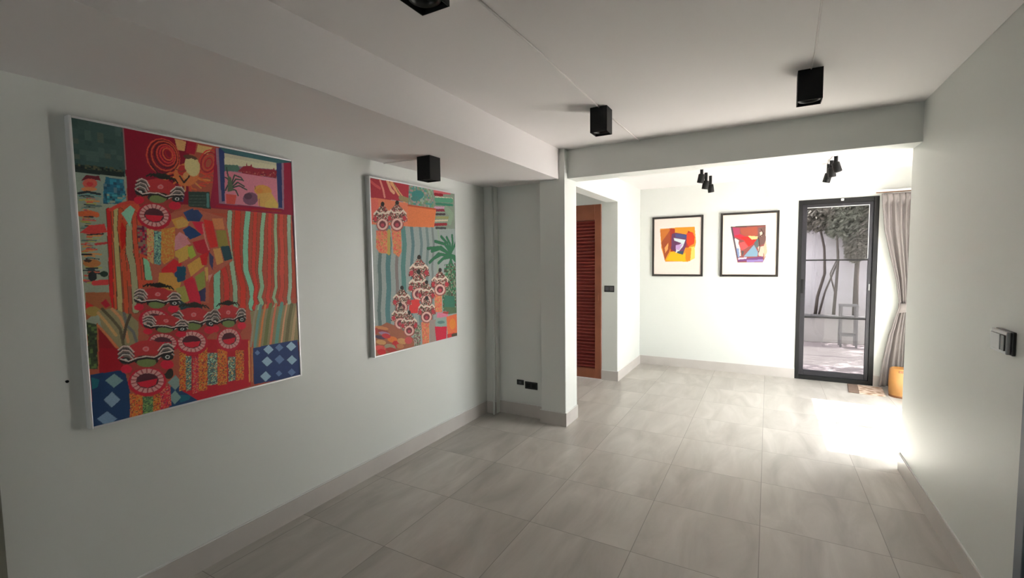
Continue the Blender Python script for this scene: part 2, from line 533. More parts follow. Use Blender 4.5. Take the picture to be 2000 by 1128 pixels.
# ------------------------------------------------------------------ square black downlights
def make_downlight(loc, label):
    t = thing('ceiling_light', label, 'ceiling light', loc, 'square black ceiling lights')
    s, h, w = 0.059, 0.166, 0.004
    mb = MB()
    mb.box(-s, -s + w, -s, s, -h, 0, 0.001); mb.box(s - w, s, -s, s, -h, 0, 0.001)
    mb.box(-s + w, s - w, -s, -s + w, -h, 0, 0.001); mb.box(-s + w, s - w, s - w, s, -h, 0, 0.001)
    mb.box(-s + w, s - w, -s + w, s - w, -0.010, -0.002)
    mb.build('housing', t, M['black_metal'])
    mb = MB().lathe((0, 0, -h + 0.012), [(0.0535, 0.0), (0.046, 0.0), (0.040, 0.012), (0.034, 0.045), (0.034, 0.062)], 32, cap0=False)
    mb.build('reflector', t, M['black_plastic'])
    mb = MB().lathe((0, 0, -h + 0.030), [(0.001, 0.0), (0.030, 0.002), (0.036, 0.010), (0.036, 0.016)], 32)
    mb.build('lens', t, M['lens'])
    return t
dl = make_downlight((-1.016, 3.098, ZC), 'square black ceiling light on the conduit line in front of the cross beam')
dup(dl, (0.181, 3.098, ZC), 'square black ceiling light nearest the white right wall')
dup(dl, (-1.012, 1.243, ZC), 'square black ceiling light cut off by the top edge of the picture')
dup(dl, (-2.152, 2.645, ZS), 'square black ceiling light under the lower soffit, above the smaller painting')

# conduits on the ceiling
def conduit(name, pts, r, label, cat='cable'):
    o = MB().tube(pts, r, 8).build(name, None, M['cable'])
    return tag(o, label, cat)
conduit('cable_conduit', [(-1.012, 1.304, ZC - 0.005), (-1.000, 2.07, ZC - 0.005), (-1.012, 3.036, ZC - 0.005)], 0.005,
        'thin white conduit between two ceiling lights along the ceiling')
conduit('cable_conduit', [(-1.012, 3.160, ZC - 0.005), (-0.998, 3.9, ZC - 0.005), (-0.996, 4.068, ZC - 0.005)], 0.005,
        'short thin white conduit from a ceiling light to the cross beam')
conduit('cable_conduit', [(0.166, 0.9, ZC - 0.004), (0.166, 2.27, ZC - 0.004), (0.183, 2.80, ZC - 0.004), (0.183, 3.036, ZC - 0.004)], 0.004,
        'thin pale conduit running to the ceiling light near the right wall')
conduit('light_cable', [(-2.556, 2.612, ZS - 0.004), (-2.40, 2.622, ZS - 0.004), (-2.212, 2.640, ZS - 0.004)], 0.0035,
        'short thin cable across the soffit to the light above the smaller painting')

# ------------------------------------------------------------------ clustered spotlights in the back room
def make_spots(loc, label, heads):
    t = thing('track_light', label, 'spotlight', loc, 'three-headed spotlights in the back room')
    ys = [h[1] for h in heads]
    mb = MB().box(-0.016, 0.016, min(ys) - 0.05, max(ys) + 0.05, -0.014, 0, 0.003)
    mb.build('rail', t, M['white_plastic'])
    for (x, y, ln, tx, ty) in heads:
        mb = MB().tube([(x, y, -0.012), (x, y, -ln)], 0.018, 14)
        mb.build('stem', t, M['black_metal'])
        ax = Vector((tx, ty, -1)).normalized()
        p = Vector((x, y, -ln)) - ax * 0.018
        mb = MB().lathe(p, [(0.028, 0), (0.036, 0.006), (0.036, 0.098), (0.032, 0.100), (0.029, 0.082)], 24, ax)
        h = mb.build('spot_head', t, M['black_metal'])
        MB().lathe(p + ax * 0.080, [(0.001, 0.0), (0.0285, 0.0), (0.0285, 0.004)], 20, ax).build('lens', h, M['lens'])
    return t
make_spots((-0.668, 5.98, ZC), 'black three-headed spotlight above the yellow abstract print',
           [(-0.018, -0.26, 0.085, -0.20, 0.05), (0.0, 0.0, 0.125, -0.18, 0.1), (0.022, 0.26, 0.135, 0.12, 0.1)])
make_spots((0.568, 5.96, ZC), 'black three-headed spotlight in front of the glass door head',
           [(0.010, -0.24, 0.095, 0.28, 0.0), (-0.002, 0.0, 0.105, 0.10, 0.1), (-0.008, 0.22, 0.130, -0.25, 0.1)])

# ------------------------------------------------------------------ switches and sockets
t = thing('light_switch', 'silver grey square switch plate on the right wall', 'light switch', (XR, 2.687, 1.233))
MB().box(-0.012, 0, -0.082, 0.082, -0.052, 0.046, 0.003).build('back_box', t, M['black_plastic'])
MB().box(-0.026, -0.011, -0.070, 0.082, -0.050, 0.044, 0.004).build('switch_plate', t, M['silver_plastic'])
mb = MB().box(-0.031, -0.025, -0.062, -0.030, -0.036, 0.030, 0.002); mb.build('rocker', t, M['black_plastic'])
mb = MB().box(-0.031, -0.025, -0.020, 0.072, -0.036, 0.030, 0.002); mb.build('rocker', t, M['silver_plastic'])

t = thing('light_switch', 'black two-gang switch on the pale pier beside the louvred door', 'light switch', (-1.795, YD, 1.206))
MB().box(-0.066, 0.066, -0.010, 0, -0.041, 0.041, 0.003).build('switch_plate', t, M['black_plastic'])
for x in (-0.030, 0.030): MB().box(x - 0.024, x + 0.024, -0.014, -0.009, -0.026, 0.026, 0.002).build('rocker', t, M['lens'])

yr = YC + 0.09
t = thing('wall_socket', 'small black socket low in the recess, left of the larger one', 'wall socket', (-2.195, yr, 0.345))
MB().box(-0.040, 0.040, -0.009, 0, -0.026, 0.026, 0.003).build('socket_plate', t, M['black_plastic'])
MB().box(-0.016, 0.016, -0.012, -0.008, -0.012, 0.012, 0.002).build('socket_insert', t, M['lens'])
t = thing('wall_socket', 'wider black double socket low in the recess beside the column', 'wall socket', (-2.070, yr, 0.325))
MB().box(-0.070, 0.070, -0.010, 0, -0.037, 0.037, 0.003).build('socket_plate', t, M['black_plastic'])
for x in (-0.032, 0.032): MB().box(x - 0.022, x + 0.022, -0.013, -0.009, -0.022, 0.022, 0.002).build('socket_insert', t, M['black_frame'])

o = MB().tube([(-2.452, YC - 0.018, 0.0), (-2.452, YC - 0.018, 0.14), (-2.452, YC - 0.006, 0.20), (-2.452, YC - 0.003, 1.2), (-2.452, YC - 0.003, ZS)], 0.011, 12).build('painted_pipe', None, M['wall'])
tag(o, 'thin painted pipe running down the recess corner to the floor', 'pipe')

t = thing('wall_nail', 'tiny dark nail in the left wall beside the larger painting', 'nail', (XL, 0.742, 1.115))
MB().lathe((0, 0, 0), [(0.0035, -0.002), (0.0035, 0.010), (0.006, 0.011), (0.006, 0.013)], 12, (1, 0, 0)).build('nail_shank', t, M['black_metal'])

# ------------------------------------------------------------------ curtain, rail
o = thing('curtain_rail', 'slim white curtain rail along the far wall above the glass door', 'curtain rail', (0, YF, 2.352))
MB().box(-0.02, WX - 0.02, -0.105, -0.085, -0.012, 0.012, 0.003).build('rail', o, M['white_plastic'])
for x in (0.02, 0.60, 1.20, 1.66): MB().box(x - 0.012, x + 0.012, -0.086, 0, -0.008, 0.010, 0.002).build('bracket', o, M['white_plastic'])
MB().box(1.10, WX - 0.03, -0.104, -0.086, -0.022, -0.012, 0.001).build('glider_track', o, M['drum_dark'])

def curtain():
    t = thing('curtain', 'mauve grey pleated curtain tied back beside the glass door', 'curtain', (1.3, YF - 0.10, 0.02))
    keys = [  # height, left edge, right edge, pleat depth
        (2.315, 1.150, 1.520, 0.022), (2.20, 1.160, 1.520, 0.024), (1.90, 1.185, 1.515, 0.026), (1.60, 1.245, 1.505, 0.030),
        (1.30, 1.312, 1.490, 0.028), (1.10, 1.340, 1.478, 0.026), (1.00, 1.350, 1.470, 0.020), (0.90, 1.325, 1.475, 0.024),
        (0.65, 1.265, 1.495, 0.028), (0.35, 1.218, 1.515, 0.032), (0.03, 1.190, 1.530, 0.034)]
    zs = [k[0] for k in keys][::-1]
    def at(z, i):
        return float(np.interp(z, zs, [k[i] for k in keys][::-1]))
    nx, nz = 150, 70
    bm = bmesh.new()
    rows = []
    for j in range(nz + 1):
        z = 2.315 + (0.03 - 2.315) * j / nz
        x0, x1, dp = at(z, 1), at(z, 2), at(z, 3)
        row = []
        for i in range(nx + 1):
            s = i / nx
            ph = s * 2 * math.pi * 7.0 + 0.7 * math.sin(s * 7 + 1.0)
            big = math.sin(s * 2 * math.pi * 2.6 + 0.4 + 0.35 * z)
            top = max(0.0, min(1.0, (z - 2.0) / 0.3))
            amp = dp * (0.55 + 0.45 * top)
            y = -amp * math.sin(ph) - (1 - top) * dp * 0.8 * big
            if z > 2.22: y = -0.018 * abs(math.sin(ph / 2)) ** 0.5 * 1.4
            row.append(bm.verts.new((x0 + (x1 - x0) * s - 1.3, y, z - 0.02)))
        rows.append(row)
    for j in range(nz):
        for i in range(nx):
            f = bm.faces.new((rows[j][i], rows[j][i + 1], rows[j + 1][i + 1], rows[j + 1][i]))
            f.smooth = True
    me = bpy.data.meshes.new('drape'); bm.to_mesh(me); bm.free()
    me.materials.append(M['curtain'])
    d = bpy.data.objects.new('drape', me); COL.objects.link(d); d.parent = t
    so = d.modifiers.new('cloth_thickness', 'SOLIDIFY'); so.thickness = 0.003
    mb = MB()
    n = 40
    z0, z1 = 0.935, 1.045
    ring = []
    for k in range(n):
        a = 2 * math.pi * k / n
        ring.append((1.411 - 1.3 + 0.068 * math.cos(a), 0.046 * math.sin(a)))
    for k in range(n):
        (xa, ya_), (xb, yb_) = ring[k], ring[(k + 1) % n]
        sl = lambda x: (x - 0.11) * 0.25
        mb.quad((xa, ya_, z0 + sl(xa) - 0.02), (xb, yb_, z0 + sl(xb) - 0.02), (xb, yb_, z1 + sl(xb) - 0.02), (xa, ya_, z1 + sl(xa) - 0.02))
    bmesh.ops.remove_doubles(mb.bm, verts=mb.bm.verts, dist=1e-5)
    for f in mb.bm.faces: f.smooth = True
    tb = mb.build('tieback', t, M['curtain'])
    so = tb.modifiers.new('cloth_thickness', 'SOLIDIFY'); so.thickness = 0.004
curtain()

# ------------------------------------------------------------------ doormat and wooden drum
t = thing('doormat', 'flat tan woven doormat with a dark end band at the glass door', 'doormat', (1.135, 6.705, 0.0))
t.rotation_euler = (0, 0, math.radians(-5))
mb = MB().box(-0.165, 0.075, -0.205, 0.205, 0.0, 0.012, 0.004); mb.build('mat_field', t, M['mat'])
mb = MB().box(-0.265, -0.166, -0.205, 0.205, 0.0, 0.013, 0.004); mb.build('end_band', t, M['mat_band'])

t = thing('wooden_drum', 'orange brown wooden drum stool standing at the foot of the curtain', 'stool', (1.325, 6.58, 0.0))
mb = MB().lathe((0, 0, 0), [(0.088, 0.0), (0.092, 0.012), (0.092, 0.020), (0.098, 0.05), (0.101, 0.16), (0.097, 0.29), (0.092, 0.318), (0.084, 0.326), (0.070, 0.326), (0.066, 0.312), (0.001, 0.310)], 40, cap1=True)
mb.build('drum_body', t, M['drum'])
mb = MB().lathe((0, 0, 0.0), [(0.0935, 0.001), (0.0955, 0.006), (0.0955, 0.018), (0.0935, 0.024)], 40, cap0=False, cap1=False)
mb.build('base_ring', t, M['drum_dark'])
mb = MB().box(-0.030, 0.030, -0.099, -0.0885, 0.285, 0.312, 0.004); mb.build('hand_hole', t, M['drum_dark'])

# ------------------------------------------------------------------ framed prints and paintings
def painted_panel(name, parent, w, h, img):
    """vertical panel in local x (right) / z (up) facing -y, painted per vertex; a solid slab"""
    H, W = img.shape[:2]
    xs = np.linspace(-w / 2, w / 2, W); zs = np.linspace(h / 2, -h / 2, H)
    gx, gz = np.meshgrid(xs, zs)
    co = np.zeros((H * W + 4, 3), np.float32)
    co[:H * W, 0] = gx.ravel(); co[:H * W, 2] = gz.ravel()
    co[H * W:] = [(-w / 2, 0.012, h / 2), (w / 2, 0.012, h / 2), (w / 2, 0.012, -h / 2), (-w / 2, 0.012, -h / 2)]
    idx = np.arange(H * W).reshape(H, W)
    q = np.stack([idx[1:, :-1], idx[1:, 1:], idx[:-1, 1:], idx[:-1, :-1]], -1).reshape(-1, 4)
    b0 = H * W
    tl, tr, br, bl = 0, W - 1, H * W - 1, (H - 1) * W
    extra = np.array([[b0, b0 + 1, b0 + 2, b0 + 3], [tl, tr, b0 + 1, b0], [tr, br, b0 + 2, b0 + 1], [br, bl, b0 + 3, b0 + 2], [bl, tl, b0, b0 + 3]])
    q = np.concatenate([q, extra]).astype(np.int32)
    me = bpy.data.meshes.new(name)
    me.vertices.add(len(co)); me.vertices.foreach_set('co', co.ravel())
    me.loops.add(q.size); me.loops.foreach_set('vertex_index', q.ravel())
    me.polygons.add(len(q)); me.polygons.foreach_set('loop_start', np.arange(len(q), dtype=np.int32) * 4)
    me.update(calc_edges=True)
    a = me.color_attributes.new('paint', 'FLOAT_COLOR', 'POINT')
    c = np.ones((len(co), 4), np.float32); c[:H * W, :3] = img.reshape(-1, 3); c[H * W:, :3] = 0.5
    a.data.foreach_set('color', c.ravel())
    me.materials.append(M['paint'])
    o = bpy.data.objects.new(name, me); COL.objects.link(o); o.parent = parent
    return o

def lin(c):
    c = np.asarray(c, float) / 255
    return np.where(c <= 0.04045, c / 12.92, ((c + 0.055) / 1.055) ** 2.4)

class Canvas:
    """a painted surface; u runs right, v runs down, both 0..1"""
    def __init__(self, W, H, gain):
        self.W, self.H, self.gain = W, H, gain
        self.a = np.zeros((H, W, 3))
        self.U, self.V = np.meshgrid((np.arange(W) + .5) / W, (np.arange(H) + .5) / H)
        self.asp = H / W
        self.rng = np.random.RandomState(7)
    def col(self, c):
        k = lin(c) * self.gain
        return k * min(1.0, 0.80 / max(k.max(), 1e-6))
    def put(self, mask, c): self.a[mask] = self.col(c)
    def polymask(self, pts):
        m = np.zeros((self.H, self.W), bool)
        us = [p[0] for p in pts]; vs = [p[1] for p in pts]
        i0, i1 = max(0, int(min(vs) * self.H) - 1), min(self.H, int(max(vs) * self.H) + 2)
        j0, j1 = max(0, int(min(us) * self.W) - 1), min(self.W, int(max(us) * self.W) + 2)
        if i1 <= i0 or j1 <= j0: return m
        U, V = self.U[i0:i1, j0:j1], self.V[i0:i1, j0:j1]
        s = np.zeros(U.shape, bool)
        for (a, b), (c, d) in zip(pts, pts[1:] + pts[:1]):
            if b == d: continue
            s ^= ((b > V) != (d > V)) & (U < (c - a) * (V - b) / (d - b) + a)
        m[i0:i1, j0:j1] = s
        return m
    def poly(self, c, pts): self.put(self.polymask(pts), c)
    def ellmask(self, u, v, ru, rv, rot=0.0):
        x = (self.U - u); y = (self.V - v) * self.asp
        ca, sa = math.cos(rot), math.sin(rot)
        X, Y = x * ca + y * sa, -x * sa + y * ca
        return (X / ru) ** 2 + (Y / rv) ** 2 <= 1
    def ell(self, c, u, v, ru, rv, rot=0.0): self.put(self.ellmask(u, v, ru, rv, rot), c)
    def line(self, c, w, pts):
        """w: width as a share of the canvas width"""
        P = [(p[0], p[1] * self.asp) for p in pts]
        Y = self.V * self.asp
        us = [p[0] for p in P]; vs = [p[1] / self.asp for p in P]
        i0, i1 = max(0, int((min(vs) - w) * self.H) - 1), min(self.H, int((max(vs) + w) * self.H) + 2)
        j0, j1 = max(0, int((min(us) - w) * self.W) - 1), min(self.W, int((max(us) + w) * self.W) + 2)
        if i1 <= i0 or j1 <= j0: return
        U, Yb = self.U[i0:i1, j0:j1], Y[i0:i1, j0:j1]
        m = np.zeros(U.shape, bool)
        for (a, b), (c2, d) in zip(P, P[1:]):
            L2 = (c2 - a) ** 2 + (d - b) ** 2 + 1e-12
            t = np.clip(((U - a) * (c2 - a) + (Yb - b) * (d - b)) / L2, 0, 1)
            m |= (U - a - t * (c2 - a)) ** 2 + (Yb - b - t * (d - b)) ** 2 <= (w / 2) ** 2
        self.a[i0:i1, j0:j1][m] = self.col(c)
    def speckle(self, mask, cols, share, size=1):
        n = self.rng.rand(-(-self.H // size), -(-self.W // size)).repeat(size, 0).repeat(size, 1)[:self.H, :self.W]
        k = self.rng.randint(0, len(cols), (-(-self.H // size), -(-self.W // size))).repeat(size, 0).repeat(size, 1)[:self.H, :self.W]
        for i, c in enumerate(cols): self.put(mask & (n < share) & (k == i), c)
    def grain(self, amt=0.06):
        n = self.rng.rand(self.H // 2 + 1, self.W // 2 + 1).repeat(2, 0).repeat(2, 1)[:self.H, :self.W]
        self.a *= (1 - amt + 2 * amt * n)[..., None]


# painted designs: p = filled patch, l = brush line, s = speckled patch (colours, then u,v pairs on the canvas)
ART_A = [
('p',(112,52,38),[-.026,-.043,1.112,-.046,1.059,1.087,-.028,1.041]),
('p',(98,104,90),[-.012,.142,.18,.157,.17,.267,.099,.29,.093,.47,.091,.604,.082,.702,-.035,.688]),
('p',(38,54,51),[-.004,-.004,.177,-.0,.173,.168,-.005,.171]),
('s',[(44,60,57),(34,50,47),(48,58,52)],.35,9,[-.004,-.004,.177,-.0,.172,.146,-.002,.145]),
('p',(88,8,24),[.176,-.0,.444,-.002,.423,.242,.178,.259,.175,.14]),
('l',(95,70,70),.0052,[.177,.004,.176,.079,.176,.14]),
('p',(20,28,26),[-.003,.148,.078,.143,.171,.15,.17,.168,.081,.175,-.002,.171]),
('s',[(40,48,38),(55,55,40),(14,20,20)],.5,3,[.0,.145,.165,.138,.164,.152,-.001,.16]),
('p',(92,102,92),[-.002,.172,.168,.168,.16,.26,-.001,.271]),
('p',(24,66,84),[.103,.175,.167,.177,.169,.224,.151,.26,.089,.265,.09,.23]),
('s',[(30,90,110),(20,50,66),(55,80,90)],.5,5,[.094,.181,.167,.177,.169,.224,.151,.26,.089,.265]),
('p',(70,20,28),[.019,.197,.037,.177,.081,.175,.085,.19,.055,.188]),
('p',(160,72,62),[.073,.2,.07,.207,.062,.213,.052,.217,.041,.218,.032,.216,.025,.211,.024,.204,.027,.197,.034,.191,.044,.187,.055,.186,.065,.188,.071,.193]),
('p',(150,95,60),[.071,.218,.068,.222,.06,.225,.049,.227,.037,.228,.026,.228,.019,.226,.017,.223,.02,.22,.027,.217,.038,.215,.05,.213,.061,.214,.069,.216]),
('p',(150,45,45),[.059,.204,.057,.207,.054,.21,.05,.212,.045,.213,.04,.211,.038,.209,.037,.206,.038,.202,.042,.199,.046,.197,.051,.197,.055,.198,.058,.2]),
('l',(20,30,34),.0096,[.01,.237,.037,.23,.078,.234]),
('l',(60,100,100),.0052,[.009,.245,.042,.237,.08,.242]),
('p',(26,72,84),[.093,.231,.173,.224,.168,.241,.143,.257,.105,.262]),
('s',[(40,100,110),(18,45,55),(90,100,90)],.45,4,[.093,.231,.173,.224,.168,.241,.143,.257,.105,.262]),
('l',(75,95,90),.0048,[.018,.242,.034,.241,.051,.239]),
('l',(28,34,36),.0042,[.012,.246,.034,.243,.057,.244]),
('l',(60,75,70),.0049,[.025,.249,.041,.247,.058,.247]),
('l',(165,80,60),.003,[.034,.252,.047,.25,.061,.252]),
('l',(110,110,60),.0069,[.012,.258,.033,.256,.055,.256]),
('l',(140,95,55),.0074,[.032,.26,.053,.259,.073,.258]),
('l',(150,60,50),.0047,[.034,.264,.043,.262,.051,.263]),
('l',(110,110,60),.006,[.034,.268,.049,.266,.063,.267]),
('l',(28,34,36),.0049,[.025,.272,.041,.272,.057,.271]),
('l',(60,75,70),.0077,[.033,.275,.056,.274,.08,.273]),
('l',(28,34,36),.0035,[.024,.28,.041,.279,.058,.28]),
('l',(75,95,90),.0053,[.017,.284,.025,.282,.032,.285]),
('l',(140,95,55),.0044,[.02,.288,.028,.288,.037,.287]),
('l',(100,50,60),.0064,[.025,.291,.031,.291,.037,.292]),
('l',(150,60,50),.0031,[.017,.295,.027,.294,.037,.296]),
('l',(110,110,60),.0049,[.011,.3,.02,.298,.029,.299]),
('l',(140,95,55),.0076,[.031,.302,.043,.301,.054,.303]),
('l',(165,80,60),.0063,[.019,.307,.042,.306,.065,.306]),
('l',(28,34,36),.0064,[.022,.311,.036,.311,.05,.31]),
('l',(140,95,55),.0046,[.015,.315,.027,.316,.039,.314]),
('l',(100,50,60),.0036,[.018,.318,.036,.317,.053,.318]),
('l',(150,60,50),.0065,[.017,.322,.037,.322,.057,.322]),
('l',(110,110,60),.006,[.009,.326,.022,.326,.035,.326]),
('l',(110,110,60),.0047,[.017,.33,.029,.329,.041,.33]),
('l',(60,75,70),.0057,[.027,.333,.033,.333,.039,.333]),
('l',(140,95,55),.0039,[.028,.337,.038,.337,.049,.337]),
('l',(28,34,36),.0062,[.023,.341,.048,.34,.073,.341]),
('l',(75,95,90),.0061,[.012,.345,.024,.344,.037,.346]),
('l',(60,75,70),.0045,[.009,.349,.033,.35,.059,.348]),
('l',(60,75,70),.006,[.028,.353,.035,.352,.042,.353]),
('l',(110,110,60),.006,[.028,.356,.043,.356,.058,.356]),
('l',(140,95,55),.003,[.03,.36,.039,.36,.047,.362]),
('l',(110,110,60),.0052,[.025,.364,.031,.364,.037,.366]),
('l',(165,80,60),.0077,[.028,.368,.051,.369,.075,.367]),
('l',(140,95,55),.0074,[.029,.372,.049,.372,.069,.371]),
('l',(150,60,50),.0044,[.025,.376,.034,.376,.043,.376]),
('l',(110,110,60),.0046,[.03,.38,.048,.381,.066,.38]),
('l',(165,80,60),.004,[.026,.384,.033,.384,.04,.385]),
('l',(60,75,70),.0074,[.011,.388,.032,.388,.054,.387]),
('l',(110,110,60),.0032,[.022,.391,.045,.39,.068,.392]),
('l',(150,60,50),.0045,[.019,.395,.025,.396,.032,.397]),
('l',(150,60,50),.0053,[.007,.399,.014,.4,.02,.399]),
('l',(100,50,60),.0045,[.018,.403,.03,.403,.042,.404]),
('l',(140,95,55),.0077,[.013,.407,.024,.406,.035,.408]),
('l',(60,75,70),.0034,[.023,.411,.036,.409,.05,.412]),
('l',(150,60,50),.006,[.021,.415,.038,.415,.055,.416]),
('l',(140,95,55),.0064,[.014,.419,.03,.42,.046,.419]),
('l',(165,80,60),.0043,[.006,.422,.015,.423,.025,.423]),
('l',(110,110,60),.0045,[.008,.426,.014,.425,.02,.428]),
('l',(140,95,55),.0071,[.028,.43,.048,.431,.069,.432]),
('l',(150,60,50),.0058,[.019,.434,.026,.434,.034,.435]),
('l',(140,95,55),.0057,[.014,.438,.03,.437,.047,.438]),
('l',(75,95,90),.007,[.025,.442,.033,.443,.041,.444]),
('l',(28,34,36),.0031,[.018,.446,.04,.445,.062,.448]),
('l',(60,75,70),.0045,[.027,.45,.034,.451,.04,.45]),
('l',(140,95,55),.0059,[.009,.453,.019,.453,.029,.455]),
('l',(140,95,55),.0076,[.027,.458,.044,.458,.061,.46]),
('l',(75,95,90),.0037,[.014,.461,.035,.461,.056,.463]),
('l',(75,95,90),.0054,[.025,.465,.034,.467,.043,.467]),
('l',(110,110,60),.0039,[.014,.469,.034,.47,.055,.47]),
('l',(110,110,60),.0071,[.016,.473,.041,.474,.066,.476]),
('l',(28,34,36),.0077,[.018,.477,.035,.477,.053,.478]),
('l',(28,34,36),.0057,[.023,.481,.032,.481,.042,.483]),
('l',(28,34,36),.0053,[.007,.484,.032,.485,.058,.488]),
('l',(165,80,60),.0053,[.023,.489,.04,.49,.057,.491]),
('l',(28,34,36),.0052,[.021,.493,.046,.495,.072,.496]),
('l',(110,110,60),.004,[.021,.497,.028,.496,.035,.497]),
('l',(150,60,50),.0064,[.009,.5,.018,.502,.027,.501]),
('l',(165,80,60),.005,[.023,.504,.035,.504,.047,.506]),
('l',(100,50,60),.0052,[.024,.508,.031,.507,.037,.51]),
('l',(75,95,90),.004,[.013,.512,.028,.512,.043,.514]),
('l',(165,80,60),.0062,[.005,.515,.016,.516,.027,.518]),
('l',(100,50,60),.0063,[.008,.52,.024,.521,.04,.522]),
('l',(110,110,60),.0069,[.018,.524,.037,.523,.056,.528]),
('l',(150,70,40),.0223,[.01,.303,.043,.298,.062,.302]),
('p',(150,45,42),[.004,.363,.036,.338,.087,.331,.096,.358,.047,.367]),
('l',(25,25,28),.0052,[.028,.369,.081,.364]),
('l',(130,40,40),.0096,[.053,.399,.099,.393]),
('l',(22,22,24),.0059,[.006,.433,.036,.433]),
('p',(120,75,40),[.067,.462,.063,.467,.054,.472,.042,.474,.028,.474,.016,.471,.009,.466,.006,.461,.01,.455,.018,.45,.03,.448,.044,.448,.056,.451,.064,.456]),
('p',(40,28,22),[.037,.453,.035,.455,.031,.457,.026,.458,.02,.457,.014,.456,.011,.455,.01,.453,.011,.451,.015,.449,.02,.448,.027,.448,.032,.449,.036,.451]),
('p',(20,24,26),[.05,.505,.048,.512,.043,.517,.037,.52,.03,.52,.024,.516,.021,.511,.02,.504,.022,.497,.027,.491,.033,.488,.04,.488,.045,.492,.049,.498]),
('p',(24,36,30),[.089,.498,.087,.502,.083,.505,.077,.507,.071,.507,.065,.505,.062,.501,.061,.497,.062,.493,.067,.489,.072,.488,.079,.488,.084,.49,.088,.493]),
('l',(150,45,45),.0223,[.041,.526,.084,.525]),
('p',(118,48,34),[.488,.269,.996,.248,.999,.632,.459,.597]),
('l',(58,38,24),.0349,[.665,.256,.656,.327,.649,.412,.655,.497,.674,.567,.67,.611,.668,.636,.667,.656]),
('l',(150,38,26),.0312,[.665,.256,.656,.327,.649,.412,.655,.497,.674,.567,.67,.611,.668,.636,.667,.656]),
('l',(58,38,24),.0267,[.623,.258,.613,.328,.612,.412,.622,.496,.63,.564,.628,.608,.626,.633,.629,.653]),
('l',(100,118,98),.023,[.623,.258,.613,.328,.612,.412,.622,.496,.63,.564,.628,.608,.626,.633,.629,.653]),
('l',(58,38,24),.0312,[.721,.252,.706,.325,.696,.411,.693,.498,.718,.569,.723,.614,.712,.639,.715,.66]),
('l',(88,128,108),.0275,[.721,.252,.706,.325,.696,.411,.693,.498,.718,.569,.723,.614,.712,.639,.715,.66]),
('l',(58,38,24),.0252,[.763,.25,.754,.324,.745,.411,.734,.499,.748,.57,.737,.615,.742,.641,.729,.661]),
('l',(148,44,34),.0215,[.763,.25,.754,.324,.745,.411,.734,.499,.748,.57,.737,.615,.742,.641,.729,.661]),
('l',(58,38,24),.026,[.813,.247,.797,.322,.788,.411,.773,.5,.782,.572,.763,.617,.776,.643,.752,.663]),
('l',(98,124,100),.0223,[.813,.247,.797,.322,.788,.411,.773,.5,.782,.572,.763,.617,.776,.643,.752,.663]),
('l',(58,38,24),.0267,[.85,.245,.842,.321,.837,.411,.829,.501,.824,.574,.81,.62,.82,.647,.801,.667]),
('l',(152,50,40),.023,[.85,.245,.842,.321,.837,.411,.829,.501,.824,.574,.81,.62,.82,.647,.801,.667]),
('l',(58,38,24),.0215,[.886,.243,.877,.32,.877,.411,.867,.502,.866,.576,.847,.622,.862,.65,.846,.671]),
('l',(104,118,92),.0178,[.886,.243,.877,.32,.877,.411,.867,.502,.866,.576,.847,.622,.862,.65,.846,.671]),
('l',(58,38,24),.0297,[.922,.241,.913,.318,.916,.411,.907,.503,.906,.578,.888,.625,.902,.653,.877,.673]),
('l',(150,56,44),.026,[.922,.241,.913,.318,.916,.411,.907,.503,.906,.578,.888,.625,.902,.653,.877,.673]),
('l',(58,38,24),.0267,[.97,.238,.964,.317,.962,.41,.96,.505,.956,.58,.944,.628,.947,.656,.932,.677]),
('l',(104,120,104),.023,[.97,.238,.964,.317,.962,.41,.96,.505,.956,.58,.944,.628,.947,.656,.932,.677]),
('l',(58,38,24),.0349,[.543,.488,.539,.527,.536,.56,.535,.602,.531,.652]),
('l',(88,128,108),.0312,[.543,.488,.539,.527,.536,.56,.535,.602,.531,.652]),
('l',(58,38,24),.0312,[.567,.468,.582,.515,.587,.562,.583,.605,.579,.656]),
('l',(150,40,34),.0275,[.567,.468,.582,.515,.587,.562,.583,.605,.579,.656]),
('l',(60,20,36),.0096,[.991,.248,.996,.391,1.001,.506,.999,.632]),
('p',(92,86,62),[.705,.674,.998,.657,1.001,.84,.715,.839]),
('l',(100,92,76),.0126,[.745,.653,.725,.712,.7,.823]),
('l',(70,96,90),.0163,[.769,.653,.748,.714,.723,.826]),
('l',(160,100,60),.0126,[.796,.653,.775,.717,.749,.83]),
('l',(70,74,44),.0215,[.828,.653,.807,.72,.781,.834]),
('l',(160,92,70),.0134,[.861,.653,.839,.723,.813,.838]),
('l',(66,98,88),.0223,[.898,.653,.875,.726,.849,.843]),
('l',(140,105,80),.0111,[.93,.658,.907,.729,.88,.847]),
('l',(70,66,44),.0223,[.962,.663,.939,.732,.911,.852]),
('l',(118,100,76),.0186,[1.0,.668,.977,.736,.949,.857]),
('l',(60,24,44),.0082,[.996,.657,1.0,.777,1.002,.935]),
('p',(140,54,36),[.103,.284,.149,.256,.236,.253,.28,.347,.262,.547,.1,.539]),
('l',(58,38,24),.0208,[.106,.284,.105,.344,.104,.407,.102,.462,.098,.539,.096,.643]),
('l',(140,22,24),.0171,[.106,.284,.105,.344,.104,.407,.102,.462,.098,.539,.096,.643]),
('l',(58,38,24),.0126,[.119,.283,.118,.343,.114,.407,.113,.462,.109,.54,.105,.644]),
('l',(168,70,42),.0089,[.119,.283,.118,.343,.114,.407,.113,.462,.109,.54,.105,.644]),
('l',(58,38,24),.0208,[.133,.282,.127,.343,.125,.407,.124,.462,.125,.54,.121,.645]),
('l',(122,112,72),.0171,[.133,.282,.127,.343,.125,.407,.124,.462,.125,.54,.121,.645]),
('l',(58,38,24),.0186,[.148,.281,.14,.343,.144,.407,.148,.463,.147,.542,.144,.647]),
